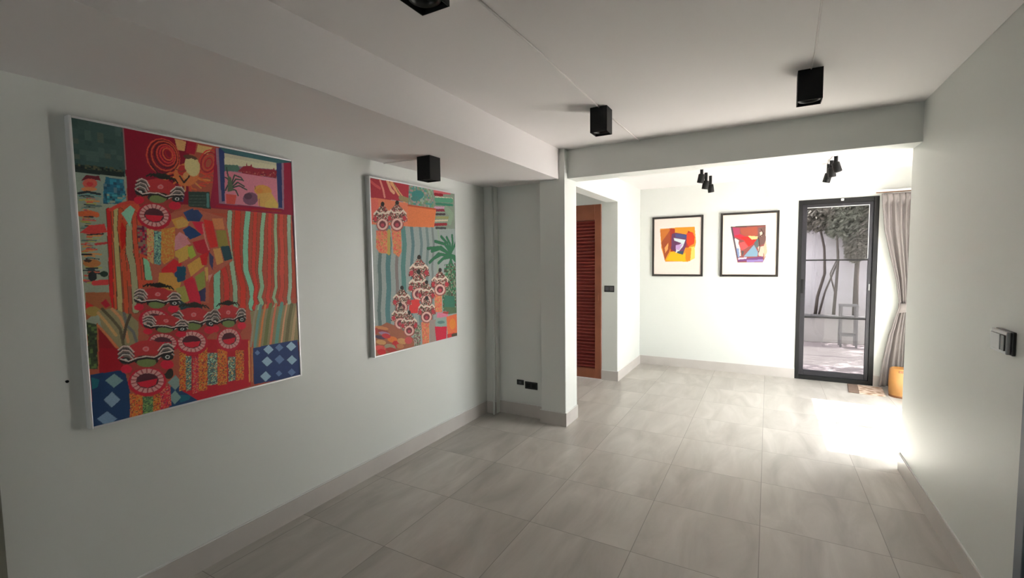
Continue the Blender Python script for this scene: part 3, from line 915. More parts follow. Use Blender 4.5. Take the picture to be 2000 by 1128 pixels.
('l',(165,66,40),.0148,[.148,.281,.14,.343,.144,.407,.148,.463,.147,.542,.144,.647]),
('p',(160,58,30),[.146,.306,.176,.341,.156,.407,.138,.449,.134,.359]),
('p',(132,16,10),[.149,.32,.164,.347,.157,.393,.143,.418,.139,.365]),
('l',(58,38,24),.0282,[.178,.333,.173,.381,.17,.426,.18,.472,.183,.543,.18,.628]),
('l',(108,106,80),.0245,[.178,.333,.173,.381,.17,.426,.18,.472,.183,.543,.18,.628]),
('l',(58,38,24),.02,[.198,.29,.194,.364,.197,.435,.201,.478,.203,.544,.2,.594]),
('l',(160,60,40),.0163,[.198,.29,.194,.364,.197,.435,.201,.478,.203,.544,.2,.594]),
('p',(88,128,108),[.149,.292,.185,.262,.202,.275,.189,.301,.178,.336,.165,.314]),
('l',(150,50,40),.0134,[.111,.283,.149,.262,.186,.251,.217,.252]),
('p',(88,130,102),[.219,.444,.237,.45,.254,.479,.251,.524,.224,.522,.218,.473]),
('l',(60,40,25),.0037,[.219,.444,.223,.522]),
('p',(118,60,45),[.215,.342,.29,.298,.398,.262,.436,.253,.504,.265,.6,.283,.624,.456,.501,.526,.493,.623,.314,.61,.257,.561,.243,.457]),
('p',(186,134,62),[.345,.303,.393,.288,.424,.308,.407,.327,.363,.335]),
('p',(22,40,74),[.398,.273,.445,.254,.441,.304,.417,.305]),
('p',(22,40,74),[.392,.337,.438,.329,.435,.37,.404,.365]),
('p',(150,100,104),[.345,.378,.377,.347,.411,.364,.401,.402,.352,.417]),
('p',(180,145,65),[.352,.42,.409,.395,.431,.42,.389,.458,.351,.439]),
('p',(100,118,38),[.408,.405,.432,.401,.429,.439,.412,.442]),
('p',(138,20,26),[.291,.486,.346,.448,.381,.467,.345,.5,.29,.498]),
('p',(184,134,60),[.28,.498,.335,.499,.371,.538,.357,.568,.271,.557]),
('p',(22,48,78),[.345,.5,.387,.473,.395,.507,.375,.532,.344,.512]),
('p',(138,22,30),[.382,.532,.422,.515,.44,.556,.386,.57]),
('p',(24,36,66),[.42,.264,.465,.258,.487,.279,.469,.305,.431,.303,.411,.283]),
('p',(190,150,80),[.395,.296,.416,.304,.415,.323,.37,.336,.362,.306]),
('p',(140,20,40),[.435,.306,.488,.304,.493,.342,.476,.355,.448,.328]),
('p',(20,40,75),[.391,.339,.422,.322,.447,.334,.476,.355,.421,.375]),
('p',(150,96,100),[.367,.367,.39,.357,.414,.378,.424,.391,.386,.4]),
('p',(124,18,30),[.432,.384,.487,.371,.515,.409,.5,.441,.451,.422]),
('p',(185,150,70),[.362,.428,.407,.41,.408,.447,.366,.465]),
('p',(108,118,42),[.411,.403,.431,.397,.446,.435,.418,.45]),
('p',(190,145,65),[.402,.472,.461,.441,.481,.476,.416,.516]),
('p',(140,20,22),[.462,.435,.502,.422,.493,.473,.47,.473]),
('p',(36,34,60),[.506,.419,.528,.441,.52,.494,.506,.467]),
('p',(140,26,22),[.489,.294,.532,.299,.552,.399,.515,.406,.502,.37]),
('p',(190,120,75),[.529,.289,.583,.285,.592,.329,.542,.331]),
('p',(96,86,38),[.546,.334,.596,.332,.607,.395,.556,.406]),
('p',(185,136,76),[.527,.409,.564,.405,.576,.462,.542,.474]),
('p',(20,44,50),[.565,.399,.611,.395,.624,.449,.581,.458]),
('p',(92,96,42),[.435,.517,.48,.493,.482,.557,.446,.575]),
('p',(190,150,80),[.481,.483,.497,.48,.497,.525,.488,.541]),
('p',(124,20,36),[.385,.54,.423,.523,.446,.575,.454,.614,.396,.616]),
('p',(16,50,68),[.357,.477,.397,.478,.389,.528,.352,.538]),
('p',(190,130,115),[.494,.516,.519,.507,.499,.542]),
('p',(36,34,60),[.446,.575,.482,.56,.477,.615,.45,.613]),
('l',(190,120,110),.0074,[.484,.314,.494,.377,.507,.412]),
('p',(186,136,62),[.28,.511,.332,.512,.365,.541,.342,.553,.284,.547]),
('p',(134,20,36),[.388,.533,.43,.522,.454,.597,.455,.626,.404,.603]),
('p',(106,100,46),[.345,.559,.386,.549,.403,.609,.366,.616]),
('p',(24,46,70),[.357,.513,.389,.514,.377,.533]),
('p',(24,38,42),[.346,.59,.384,.617,.46,.636,.459,.652,.363,.644]),
('p',(185,140,90),[.379,.003,.429,.005,.419,.044,.388,.044]),
('p',(180,150,95),[.482,.008,.551,.009,.527,.04,.473,.037]),
('p',(110,15,30),[.436,.004,.476,.003,.465,.049,.425,.049]),
('l',(170,60,45),.0059,[.396,.073,.391,.099,.375,.121,.352,.136,.326,.142,.3,.138,.278,.125,.264,.106,.259,.082,.265,.057,.279,.035,.3,.02,.326,.013,.353,.015,.375,.027,.391,.048,.396,.073]),
('l',(60,15,20),.0059,[.392,.072,.387,.095,.374,.115,.353,.129,.33,.134,.306,.13,.287,.119,.274,.1,.269,.079,.274,.056,.286,.037,.306,.023,.329,.017,.353,.019,.373,.031,.387,.049,.392,.072]),
('l',(178,72,48),.0059,[.389,.07,.385,.091,.372,.109,.354,.121,.333,.126,.312,.123,.294,.112,.283,.096,.279,.076,.282,.056,.294,.039,.311,.026,.332,.021,.353,.023,.372,.033,.384,.05,.389,.07]),
('l',(50,12,18),.0059,[.382,.069,.379,.087,.369,.102,.354,.112,.337,.116,.319,.113,.305,.104,.295,.09,.291,.073,.294,.056,.303,.042,.317,.031,.334,.027,.352,.029,.367,.038,.378,.052,.382,.069]),
('l',(165,56,44),.0059,[.379,.068,.376,.083,.368,.096,.355,.104,.34,.108,.325,.105,.312,.097,.304,.085,.3,.071,.303,.056,.311,.043,.323,.035,.338,.031,.353,.033,.366,.041,.375,.053,.379,.068]),
('l',(150,40,40),.0059,[.372,.067,.37,.078,.364,.088,.355,.094,.344,.097,.332,.094,.323,.088,.316,.079,.313,.068,.315,.057,.321,.047,.33,.041,.341,.038,.352,.04,.362,.046,.369,.056,.372,.067]),
('l',(185,80,52),.0059,[.366,.066,.365,.074,.361,.08,.355,.085,.347,.086,.339,.085,.332,.08,.327,.073,.325,.065,.326,.057,.33,.05,.336,.046,.344,.044,.351,.046,.358,.051,.363,.057,.366,.066]),
('l',(110,16,24),.0059,[.361,.064,.361,.069,.359,.074,.355,.077,.35,.077,.345,.076,.341,.073,.338,.068,.336,.062,.336,.057,.338,.053,.342,.05,.347,.049,.352,.051,.356,.054,.36,.059,.361,.064]),
('l',(40,14,16),.0059,[.273,.111,.3,.139,.354,.143,.4,.122]),
('l',(160,45,40),.0059,[.554,.096,.537,.109,.519,.116,.502,.115,.49,.108,.483,.094,.483,.077,.49,.058,.503,.041,.519,.027,.538,.02,.555,.02,.568,.028,.575,.041,.575,.059,.567,.078,.554,.096]),
('l',(110,14,28),.0059,[.549,.093,.535,.103,.52,.109,.507,.109,.497,.102,.491,.091,.492,.077,.497,.062,.508,.047,.521,.036,.536,.03,.55,.03,.56,.036,.566,.048,.565,.062,.559,.078,.549,.093]),
('l',(170,60,48),.0059,[.544,.089,.533,.097,.522,.102,.512,.101,.504,.097,.5,.088,.5,.077,.505,.065,.513,.054,.523,.046,.534,.041,.544,.041,.552,.046,.557,.054,.556,.066,.552,.078,.544,.089]),
('l',(120,18,30),.0059,[.537,.085,.531,.09,.523,.093,.517,.093,.512,.09,.51,.084,.51,.077,.513,.069,.518,.062,.525,.056,.532,.053,.539,.053,.544,.056,.546,.062,.546,.069,.543,.077,.537,.085]),
('l',(185,90,50),.0073,[.425,.13,.485,.142,.529,.142]),
('l',(170,60,45),.0073,[.425,.13,.49,.113,.533,.13]),
('l',(195,130,70),.0073,[.425,.13,.486,.14,.53,.14]),
('l',(185,90,50),.0073,[.424,.13,.481,.135,.52,.152]),
('l',(170,60,45),.0073,[.423,.13,.47,.163,.505,.164]),
('l',(195,130,70),.0073,[.422,.13,.459,.156,.485,.174]),
('l',(185,90,50),.0073,[.421,.13,.443,.18,.462,.182]),
('l',(170,60,45),.0073,[.42,.131,.429,.169,.437,.188]),
('l',(195,130,70),.0073,[.418,.131,.412,.188,.411,.191]),
('l',(185,90,50),.0073,[.417,.131,.398,.172,.386,.192]),
('l',(170,60,45),.0073,[.415,.131,.382,.185,.363,.19]),
('l',(195,130,70),.0073,[.414,.131,.372,.164,.343,.185]),
('l',(185,90,50),.0073,[.413,.131,.361,.172,.328,.179]),
('l',(170,60,45),.0073,[.412,.131,.356,.147,.317,.171]),
('l',(195,130,70),.0073,[.412,.131,.351,.152,.311,.161]),
('l',(185,90,50),.0073,[.412,.131,.352,.13,.31,.156]),
('p',(178,100,56),[.479,.124,.472,.144,.454,.161,.43,.172,.405,.174,.384,.168,.37,.154,.366,.136,.373,.117,.39,.1,.413,.089,.438,.086,.46,.092,.475,.105]),
('p',(120,30,28),[.423,.114,.42,.123,.414,.13,.406,.135,.397,.136,.39,.133,.385,.127,.384,.118,.387,.11,.393,.102,.401,.098,.409,.097,.417,.099,.422,.106]),
('p',(165,150,105),[.485,.082,.487,.099,.481,.116,.47,.128,.454,.134,.439,.131,.425,.122,.417,.107,.416,.09,.421,.073,.433,.061,.448,.055,.463,.057,.477,.067]),
('p',(60,40,30),[.476,.064,.472,.067,.462,.07,.448,.071,.434,.071,.422,.069,.414,.065,.412,.061,.416,.058,.426,.055,.439,.054,.454,.054,.466,.056,.474,.06]),
('p',(172,160,112),[.478,.087,.48,.102,.475,.116,.466,.126,.454,.13,.441,.128,.43,.12,.423,.108,.422,.093,.426,.08,.435,.07,.448,.065,.46,.067,.471,.075]),
('l',(40,25,20),.0079,[.392,.139,.409,.161,.434,.134]),
('p',(185,130,80),[.43,.132,.428,.138,.424,.143,.42,.146,.414,.147,.41,.144,.407,.14,.406,.135,.408,.129,.412,.124,.416,.121,.422,.12,.426,.122,.429,.127]),
('l',(90,40,30),.0053,[.375,.114,.4,.122,.42,.114]),
('l',(180,60,50),.0053,[.491,.134,.542,.117,.561,.138]),
('l',(180,60,50),.0053,[.483,.157,.539,.146,.557,.141]),
('p',(96,12,34),[.565,.005,1.006,.006,1.0,.249,.52,.249,.545,.145]),
('p',(96,72,86),[.568,.008,.95,.006,.938,.226,.907,.225,.57,.226]),
('p',(26,34,68),[.581,.006,.935,.008,.928,.22,.904,.219,.9,.021,.613,.021,.6,.214,.583,.219]),
('p',(34,64,68),[.585,.002,1.004,.001,1.004,.006,.903,.023,.613,.019]),
('p',(126,122,104),[.61,.021,.903,.021,.903,.051,.606,.07]),
('p',(142,138,116),[.611,.037,.902,.034,.903,.051,.609,.067]),
('p',(46,72,62),[.606,.068,.678,.061,.693,.086,.606,.093]),
('p',(92,16,28),[.676,.085,.709,.061,.723,.059,.726,.042,.73,.057,.745,.056,.753,.045,.757,.057,.773,.062,.88,.054,.886,.043,.891,.055,.902,.055,.9,.089,.71,.093]),
('s',[(110,40,40),(70,14,24),(120,70,60)],.4,3,[.675,.087,.899,.062,.9,.088,.711,.091]),
('p',(146,88,100),[.606,.094,.64,.092,.9,.091,.899,.223,.599,.224]),
('l',(34,44,38),.0074,[.635,.149,.619,.098,.618,.078]),
('l',(34,44,38),.0074,[.635,.152,.621,.124,.608,.119]),
('l',(34,44,38),.0074,[.635,.149,.657,.104,.691,.11,.703,.122]),
('l',(34,44,38),.0074,[.635,.152,.664,.119,.695,.12]),
('l',(34,44,38),.0074,[.639,.155,.672,.132,.706,.145]),
('l',(34,44,38),.0074,[.639,.158,.679,.145,.719,.158]),
('l',(34,44,38),.0074,[.635,.159,.618,.15,.606,.171]),
('l',(34,44,38),.0074,[.639,.162,.66,.166,.671,.186]),
('p',(52,64,46),[.622,.111,.638,.115,.647,.168,.616,.177]),
('p',(160,62,54),[.607,.186,.663,.185,.651,.224,.608,.225]),
('p',(80,50,66),[.782,.191,.776,.203,.763,.214,.746,.22,.727,.221,.71,.217,.699,.209,.696,.197,.701,.185,.714,.174,.731,.168,.75,.166,.767,.17,.778,.179]),
('p',(60,36,48),[.749,.183,.746,.189,.739,.194,.729,.198,.719,.198,.71,.196,.704,.192,.703,.186,.705,.18,.712,.175,.721,.172,.732,.171,.741,.173,.747,.177]),
('p',(186,132,62),[.865,.156,.856,.167,.838,.175,.816,.178,.793,.176,.774,.17,.763,.161,.762,.15,.77,.14,.787,.132,.81,.128,.833,.129,.852,.135,.864,.145]),
('p',(190,150,80),[.778,.17,.861,.156,.903,.203,.899,.223,.783,.222]),
('p',(170,110,50),[.813,.153,.81,.158,.805,.162,.797,.165,.788,.165,.781,.164,.776,.161,.774,.156,.776,.152,.782,.148,.79,.145,.798,.144,.806,.145,.811,.149]),
('l',(90,50,40),.0037,[.766,.136,.77,.15]),
('p',(196,165,85),[.823,.205,.865,.177,.903,.207,.899,.223,.821,.225]),
('l',(120,60,70),.0045,[.788,.19,.788,.222]),
('l',(110,8,26),.0111,[.557,.239,.744,.237,.911,.235]),
('l',(100,30,24),.0067,[.744,.242,.921,.236]),
('p',(30,42,38),[.425,.193,.525,.185,.527,.252,.424,.249]),
('l',(52,88,84),.0126,[.516,.195,.514,.243]),
('l',(52,64,56),.003,[.431,.208,.504,.202]),
('l',(52,64,56),.003,[.43,.22,.503,.214]),
('l',(52,64,56),.003,[.429,.232,.502,.227]),
('l',(52,64,56),.003,[.428,.244,.501,.239]),
('p',(40,36,66),[.374,.198,.409,.21,.399,.235,.367,.231]),
('s',[(120,30,44),(70,22,40),(90,70,60)],.9,4,[.204,.329,.241,.333,.238,.438,.204,.426]),
('p',(140,110,70),[.242,.339,.27,.344,.259,.468,.237,.45]),
('s',[(150,60,55),(120,110,60)],.35,2,[.242,.339,.27,.344,.259,.468,.237,.45]),
('p',(70,100,92),[.27,.347,.3,.349,.289,.471,.262,.465]),
('s',[(30,50,60),(100,130,110)],.4,2,[.27,.347,.3,.349,.289,.471,.262,.465]),
('p',(176,116,52),[.3,.34,.36,.329,.347,.445,.303,.468,.291,.45]),
('s',[(150,80,40),(190,150,70)],.4,2,[.3,.34,.36,.329,.347,.445,.303,.468,.291,.45]),
('p',(105,35,32),[.227,.197,.383,.208,.377,.256,.344,.281,.22,.266,.206,.237]),
('p',(120,30,32),[.255,.169,.293,.158,.34,.16,.372,.176,.373,.211,.234,.202]),
('p',(185,110,110),[.32,.186,.318,.19,.314,.193,.309,.195,.304,.195,.3,.194,.296,.192,.296,.188,.297,.184,.301,.181,.306,.179,.311,.178,.316,.18,.319,.182]),
('p',(150,60,60),[.314,.186,.313,.188,.311,.19,.308,.191,.306,.191,.304,.191,.302,.189,.302,.188,.302,.186,.304,.184,.307,.183,.309,.183,.312,.183,.313,.185]),
('p',(150,22,40),[.39,.249,.387,.256,.379,.262,.368,.265,.356,.266,.346,.264,.339,.259,.337,.252,.34,.245,.348,.239,.359,.235,.371,.235,.381,.237,.388,.242]),
('p',(150,22,40),[.239,.241,.236,.247,.23,.252,.222,.255,.213,.256,.205,.254,.2,.249,.199,.244,.201,.238,.207,.233,.215,.23,.224,.229,.232,.231,.237,.235]),
('p',(70,60,56),[.262,.183,.248,.165,.223,.166,.208,.196,.245,.212]),
('l',(140,126,118),.0049,[.263,.191,.252,.171,.234,.166,.214,.177]),
('l',(28,24,24),.0049,[.26,.2,.249,.18,.231,.176,.211,.186]),
('l',(128,114,108),.0049,[.258,.204,.248,.184,.229,.18,.21,.19]),
('l',(34,34,36),.0049,[.255,.214,.245,.194,.226,.19,.207,.2]),
('l',(120,112,106),.0049,[.254,.218,.244,.198,.225,.193,.206,.204]),
('p',(70,60,56),[.354,.191,.381,.175,.408,.181,.404,.214,.353,.223]),
('l',(140,126,118),.0049,[.349,.199,.373,.18,.396,.179,.41,.194]),
('l',(28,24,24),.0049,[.346,.208,.37,.19,.392,.189,.407,.204]),
('l',(128,114,108),.0049,[.345,.213,.369,.195,.391,.194,.405,.208]),
('l',(34,34,36),.0049,[.341,.223,.365,.205,.388,.204,.402,.218]),
('l',(120,112,106),.0049,[.34,.227,.364,.209,.386,.208,.401,.222]),
('p',(25,26,26),[.399,.223,.396,.229,.389,.233,.379,.236,.368,.237,.359,.235,.353,.232,.351,.227,.354,.222,.361,.217,.37,.214,.381,.213,.39,.215,.397,.218]),
('p',(150,150,145),[.384,.224,.383,.227,.38,.23,.376,.231,.372,.231,.368,.231,.366,.229,.365,.226,.366,.223,.369,.221,.373,.219,.377,.219,.381,.22,.383,.222]),
('p',(15,15,15),[.38,.225,.379,.227,.377,.228,.375,.229,.373,.229,.371,.228,.37,.227,.37,.226,.37,.224,.372,.222,.374,.221,.376,.221,.378,.222,.379,.223]),
('p',(25,26,26),[.244,.213,.241,.218,.236,.222,.228,.225,.219,.226,.212,.224,.207,.221,.206,.216,.208,.211,.213,.207,.221,.204,.23,.203,.237,.205,.242,.208]),
('p',(150,150,145),[.232,.214,.231,.216,.229,.218,.226,.22,.222,.22,.219,.219,.217,.217,.217,.215,.218,.212,.22,.21,.223,.209,.227,.209,.23,.209,.232,.211]),
('p',(24,20,18),[.341,.222,.335,.23,.322,.237,.304,.241,.284,.243,.267,.241,.255,.236,.252,.229,.257,.221,.269,.214,.287,.209,.307,.208,.325,.209,.337,.215]),
('p',(72,82,46),[.33,.228,.325,.236,.315,.242,.3,.246,.284,.247,.271,.245,.261,.24,.259,.234,.263,.227,.273,.22,.287,.216,.303,.215,.317,.217,.327,.221]),
('l',(18,15,15),.0098,[.209,.212,.233,.224,.263,.217,.298,.216,.326,.223,.359,.214,.398,.212]),
('l',(150,138,130),.0049,[.21,.207,.234,.219,.265,.212,.3,.211,.327,.219,.361,.21,.399,.207]),
('p',(22,22,17),[.345,.146,.342,.151,.335,.155,.324,.158,.313,.159,.303,.158,.297,.155,.295,.151,.297,.146,.305,.142,.315,.139,.326,.137,.336,.138,.343,.141]),
('l',(18,18,14),.0069,[.301,.153,.271,.145,.254,.155]),
('l',(18,18,14),.0069,[.305,.153,.284,.143,.27,.154]),
('l',(18,18,14),.0069,[.309,.154,.297,.142,.286,.152]),
('l',(18,18,14),.0069,[.313,.154,.31,.14,.303,.15]),
('l',(18,18,14),.0069,[.318,.154,.323,.139,.32,.148]),
('l',(18,18,14),.0069,[.322,.154,.334,.142,.335,.152]),
('l',(18,18,14),.0069,[.327,.155,.346,.145,.35,.157]),
('l',(18,18,14),.0069,[.331,.155,.358,.149,.366,.161]),
('l',(18,18,14),.0069,[.335,.155,.37,.152,.381,.165]),
('p',(125,18,32),[.344,.305,.33,.325,.305,.339,.275,.344,.245,.339,.221,.326,.208,.308,.208,.287,.221,.268,.244,.254,.274,.248,.304,.251,.329,.264,.343,.283]),
('p',(150,108,104),[.333,.299,.325,.313,.311,.323,.293,.33,.272,.332,.252,.329,.236,.322,.223,.311,.217,.298,.218,.285,.226,.272,.239,.261,.257,.254,.277,.252,.297,.254,.315,.261,.328,.272,.334,.285]),
('l',(105,45,48),.0046,[.314,.302,.33,.306]),
('l',(105,45,48),.0046,[.306,.31,.319,.318]),
('l',(105,45,48),.0046,[.294,.316,.303,.327]),
('l',(105,45,48),.0046,[.28,.319,.283,.331]),
('l',(105,45,48),.0046,[.266,.319,.262,.33]),
('l',(105,45,48),.0046,[.253,.315,.244,.325]),
('l',(105,45,48),.0046,[.242,.309,.229,.316]),
('l',(105,45,48),.0046,[.236,.301,.22,.304]),
('l',(105,45,48),.0046,[.234,.291,.217,.291]),
('l',(105,45,48),.0046,[.237,.282,.221,.278]),
('l',(105,45,48),.0046,[.244,.274,.232,.267]),
('l',(105,45,48),.0046,[.255,.268,.247,.258]),
('l',(105,45,48),.0046,[.269,.265,.266,.253]),
('l',(105,45,48),.0046,[.283,.265,.287,.253]),
('l',(105,45,48),.0046,[.297,.268,.306,.258]),
('l',(105,45,48),.0046,[.308,.274,.322,.267]),
('l',(105,45,48),.0046,[.315,.283,.332,.279]),
('l',(105,45,48),.0046,[.317,.292,.335,.292]),
('p',(52,22,28),[.315,.297,.307,.307,.293,.315,.276,.317,.258,.315,.244,.308,.236,.298,.236,.287,.243,.277,.256,.269,.273,.266,.291,.268,.306,.275,.314,.285]),
('p',(140,20,34),[.239,.292,.269,.292,.311,.292,.298,.31,.267,.315,.244,.305]),
('p',(110,62,38),[.007,.555,.088,.559,.094,.616,.045,.617,.004,.646]),
('p',(135,28,28),[.007,.584,.033,.602,.043,.617,.007,.614]),
('p',(120,20,30),[.056,.593,.074,.581,.09,.604,.072,.611]),
('p',(110,92,46),[.054,.62,.05,.627,.043,.632,.033,.635,.022,.634,.012,.63,.006,.623,.004,.616,.007,.609,.014,.604,.024,.602,.036,.603,.045,.607,.052,.613]),
('p',(96,88,62),[.045,.617,.095,.613,.158,.641,.187,.67,.179,.757,.122,.769,.054,.679]),
('l',(58,52,36),.0111,[.06,.613,.091,.649,.118,.686,.127,.75]),
('l',(130,92,62),.0111,[.094,.616,.121,.646,.136,.688,.144,.735]),
('l',(70,70,66),.0111,[.135,.633,.143,.677,.165,.702,.175,.739]),
('l',(128,100,64),.0111,[.045,.625,.078,.67,.101,.706]),
('l',(52,44,34),.0111,[.158,.641,.14,.677,.127,.721]),
('p',(36,46,28),[.004,.651,.038,.663,.031,.811,.003,.806]),
('s',[(60,76,40),(26,32,20)],.5,4,[.004,.651,.038,.663,.031,.811,.003,.806]),
('l',(110,60,36),.0059,[.04,.66,.038,.735,.036,.812]),
('p',(92,6,14),[.042,.666,.086,.736,.121,.783,.117,.825,.038,.812]),
('l',(150,84,54),.0089,[.041,.666,.079,.715,.116,.768]),
('p',(104,6,16),[.039,.742,.107,.752,.138,.808,.123,.841,.034,.831]),
('p',(16,36,64),[.005,.825,.124,.829,.14,.92,.128,1.017,.002,1.003]),
('p',(16,64,74),[.007,.834,.034,.847,.026,.871,.006,.875]),
('p',(18,40,66),[.286,.925,.336,.919,.388,.965,.456,.972,.452,1.011,.285,1.012]),
('p',(16,62,76),[.337,.961,.388,.971,.375,.988,.334,.989]),
('p',(76,98,100),[.052,.853,.086,.836,.116,.865,.081,.883]),
('p',(84,102,118),[.043,.917,.074,.896,.101,.929,.069,.949]),
('p',(78,98,118),[.016,.975,.052,.958,.085,.992,.048,1.009]),
('p',(80,100,98),[.288,.96,.317,.939,.341,.971,.312,.992]),
('p',(82,96,92),[.288,.904,.322,.882,.351,.916,.317,.938]),
('p',(22,36,70),[.711,.832,.99,.831,1.004,1.007,.707,.99]),
('p',(104,126,140),[.771,.847,.804,.83,.833,.856,.8,.873]),
('p',(62,80,112),[.843,.848,.87,.834,.895,.855,.867,.869]),
('p',(104,126,140),[.913,.852,.948,.834,.98,.861,.944,.879]),
('p',(104,126,140),[.758,.898,.792,.881,.823,.909,.788,.926]),
('p',(62,80,112),[.836,.901,.869,.885,.898,.911,.865,.927]),
('p',(104,126,140),[.913,.915,.948,.898,.981,.926,.945,.943]),
('p',(104,126,140),[.745,.962,.779,.945,.81,.974,.775,.991]),
('p',(62,80,112),[.839,.966,.86,.955,.88,.973,.858,.983]),
('p',(62,80,112),[.915,.973,.943,.96,.969,.983,.94,.996]),
('p',(62,80,112),[.719,.854,.736,.845,.751,.859,.734,.868]),
('p',(120,16,26),[.356,.751,.691,.793,.688,.993,.432,1.01,.339,.941]),
('l',(165,110,60),.0082,[.69,.8,.683,.974]),
('l',(120,80,50),.0074,[.706,.831,.699,.977]),
('p',(178,98,42),[.347,.775,.376,.779,.363,.946,.335,.947]),
('s',[(150,50,36),(200,150,70),(90,40,30)],.5,2,[.347,.775,.376,.779,.363,.946,.335,.947]),
('p',(58,74,66),[.372,.817,.398,.821,.389,.951,.364,.953]),
('s',[(110,130,110),(40,50,60),(140,110,70)],.5,2,[.372,.817,.398,.821,.389,.951,.364,.953]),
('p',(146,34,44),[.402,.824,.432,.829,.423,.968,.393,.968]),
('s',[(180,110,90),(100,20,40),(190,90,60)],.5,2,[.402,.824,.432,.829,.423,.968,.393,.968]),
('p',(178,98,42),[.432,.793,.474,.799,.462,.966,.421,.964]),
('s',[(150,50,36),(200,150,70),(90,40,30)],.5,2,[.432,.793,.474,.799,.462,.966,.421,.964]),
('p',(58,74,66),[.473,.819,.521,.826,.513,.952,.465,.95]),
('s',[(110,130,110),(40,50,60),(140,110,70)],.5,2,[.473,.819,.521,.826,.513,.952,.465,.95]),
('p',(178,98,42),[.522,.812,.572,.819,.563,.962,.514,.959]),
('s',[(150,50,36),(200,150,70),(90,40,30)],.5,2,[.522,.812,.572,.819,.563,.962,.514,.959]),
('p',(58,74,66),[.574,.85,.613,.856,.607,.953,.57,.953]),
('s',[(110,130,110),(40,50,60),(140,110,70)],.5,2,[.574,.85,.613,.856,.607,.953,.57,.953]),
('p',(178,98,42),[.615,.829,.66,.835,.652,.958,.609,.957]),
('s',[(150,50,36),(200,150,70),(90,40,30)],.5,2,[.615,.829,.66,.835,.652,.958,.609,.957]),
('p',(105,35,32),[.335,.669,.503,.688,.506,.736,.476,.759,.34,.737,.32,.708]),
('p',(120,30,32),[.36,.642,.398,.634,.448,.638,.484,.656,.492,.691,.343,.674]),
('p',(185,110,110),[.431,.664,.429,.668,.426,.67,.42,.671,.415,.671,.41,.669,.407,.666,.406,.662,.408,.658,.411,.656,.416,.655,.422,.655,.427,.657,.43,.66]),
('p',(150,60,60),[.425,.664,.424,.665,.422,.667,.419,.667,.417,.667,.414,.666,.413,.664,.412,.662,.413,.661,.415,.659,.417,.659,.42,.659,.423,.66,.424,.662]),
('p',(150,22,40),[.518,.733,.514,.74,.506,.744,.495,.746,.482,.745,.472,.74,.465,.734,.463,.727,.466,.72,.474,.716,.485,.714,.497,.715,.508,.72,.516,.726]),
('p',(150,22,40),[.356,.716,.353,.722,.347,.726,.338,.727,.328,.726,.32,.722,.315,.717,.313,.711,.316,.706,.322,.702,.331,.7,.34,.701,.348,.705,.354,.71]),
('p',(70,60,56),[.37,.657,.351,.637,.325,.638,.315,.666,.356,.685]),
('l',(140,126,118),.0046,[.372,.664,.357,.644,.336,.638,.317,.648]),
('l',(28,24,24),.0046,[.37,.674,.355,.653,.335,.648,.316,.657]),
('l',(128,114,108),.0046,[.37,.678,.355,.657,.334,.652,.315,.661]),
('l',(34,34,36),.0046,[.368,.687,.353,.666,.333,.661,.314,.67]),
('l',(120,112,106),.0046,[.368,.691,.353,.67,.333,.665,.314,.674]),
('p',(70,60,56),[.469,.67,.494,.655,.524,.663,.526,.695,.474,.702]),
('l',(140,126,118),.0046,[.465,.677,.487,.66,.51,.66,.528,.676]),
('l',(28,24,24),.0046,[.463,.687,.485,.67,.509,.67,.527,.685]),
('l',(128,114,108),.0046,[.463,.691,.485,.674,.508,.675,.526,.69]),
('l',(34,34,36),.0046,[.461,.701,.483,.684,.507,.685,.525,.7]),
('l',(120,112,106),.0046,[.461,.705,.483,.688,.506,.689,.524,.704]),
('p',(25,26,26),[.522,.708,.519,.713,.512,.716,.502,.717,.49,.716,.481,.713,.474,.708,.472,.703,.475,.698,.482,.694,.492,.693,.504,.694,.513,.698,.52,.702]),
('p',(150,150,145),[.507,.706,.506,.709,.503,.711,.499,.712,.494,.711,.49,.709,.488,.707,.487,.704,.488,.702,.491,.7,.495,.699,.5,.699,.504,.701,.506,.703]),
('p',(15,15,15),[.502,.706,.502,.707,.5,.709,.498,.709,.495,.709,.493,.708,.492,.706,.492,.705,.492,.703,.494,.702,.496,.701,.498,.701,.5,.702,.502,.704]),
('p',(25,26,26),[.355,.688,.353,.692,.347,.696,.339,.697,.33,.696,.322,.693,.317,.689,.316,.684,.318,.679,.324,.676,.332,.674,.341,.675,.349,.678,.354,.683]),
('p',(150,150,145),[.344,.687,.343,.689,.34,.691,.337,.691,.333,.691,.33,.689,.328,.687,.327,.685,.328,.683,.331,.681,.334,.68,.338,.68,.341,.682,.343,.684]),
('p',(24,20,18),[.46,.706,.455,.713,.441,.717,.422,.719,.401,.716,.383,.711,.371,.704,.367,.696,.372,.689,.385,.685,.404,.683,.425,.685,.443,.69,.456,.698]),
('p',(72,82,46),[.45,.71,.445,.717,.434,.722,.419,.723,.402,.721,.388,.716,.378,.71,.375,.703,.379,.696,.39,.692,.405,.69,.422,.692,.437,.696,.447,.703]),
('l',(18,15,15),.0092,[.318,.682,.346,.695,.377,.691,.414,.691,.445,.7,.479,.693,.519,.693]),
('l',(150,138,130),.0046,[.319,.678,.347,.691,.378,.686,.415,.687,.446,.696,.479,.689,.52,.688]),
('p',(22,22,17),[.45,.627,.447,.632,.44,.635,.429,.636,.417,.635,.407,.632,.4,.628,.398,.623,.401,.619,.408,.616,.419,.614,.431,.615,.441,.618,.448,.622]),
('l',(18,18,14),.0064,[.405,.629,.372,.619,.356,.628]),
('l',(18,18,14),.0064,[.409,.629,.385,.618,.372,.628]),
('l',(18,18,14),.0064,[.414,.63,.399,.618,.389,.627]),
('l',(18,18,14),.0064,[.419,.63,.412,.617,.407,.626]),
('l',(18,18,14),.0064,[.423,.631,.425,.616,.424,.625]),
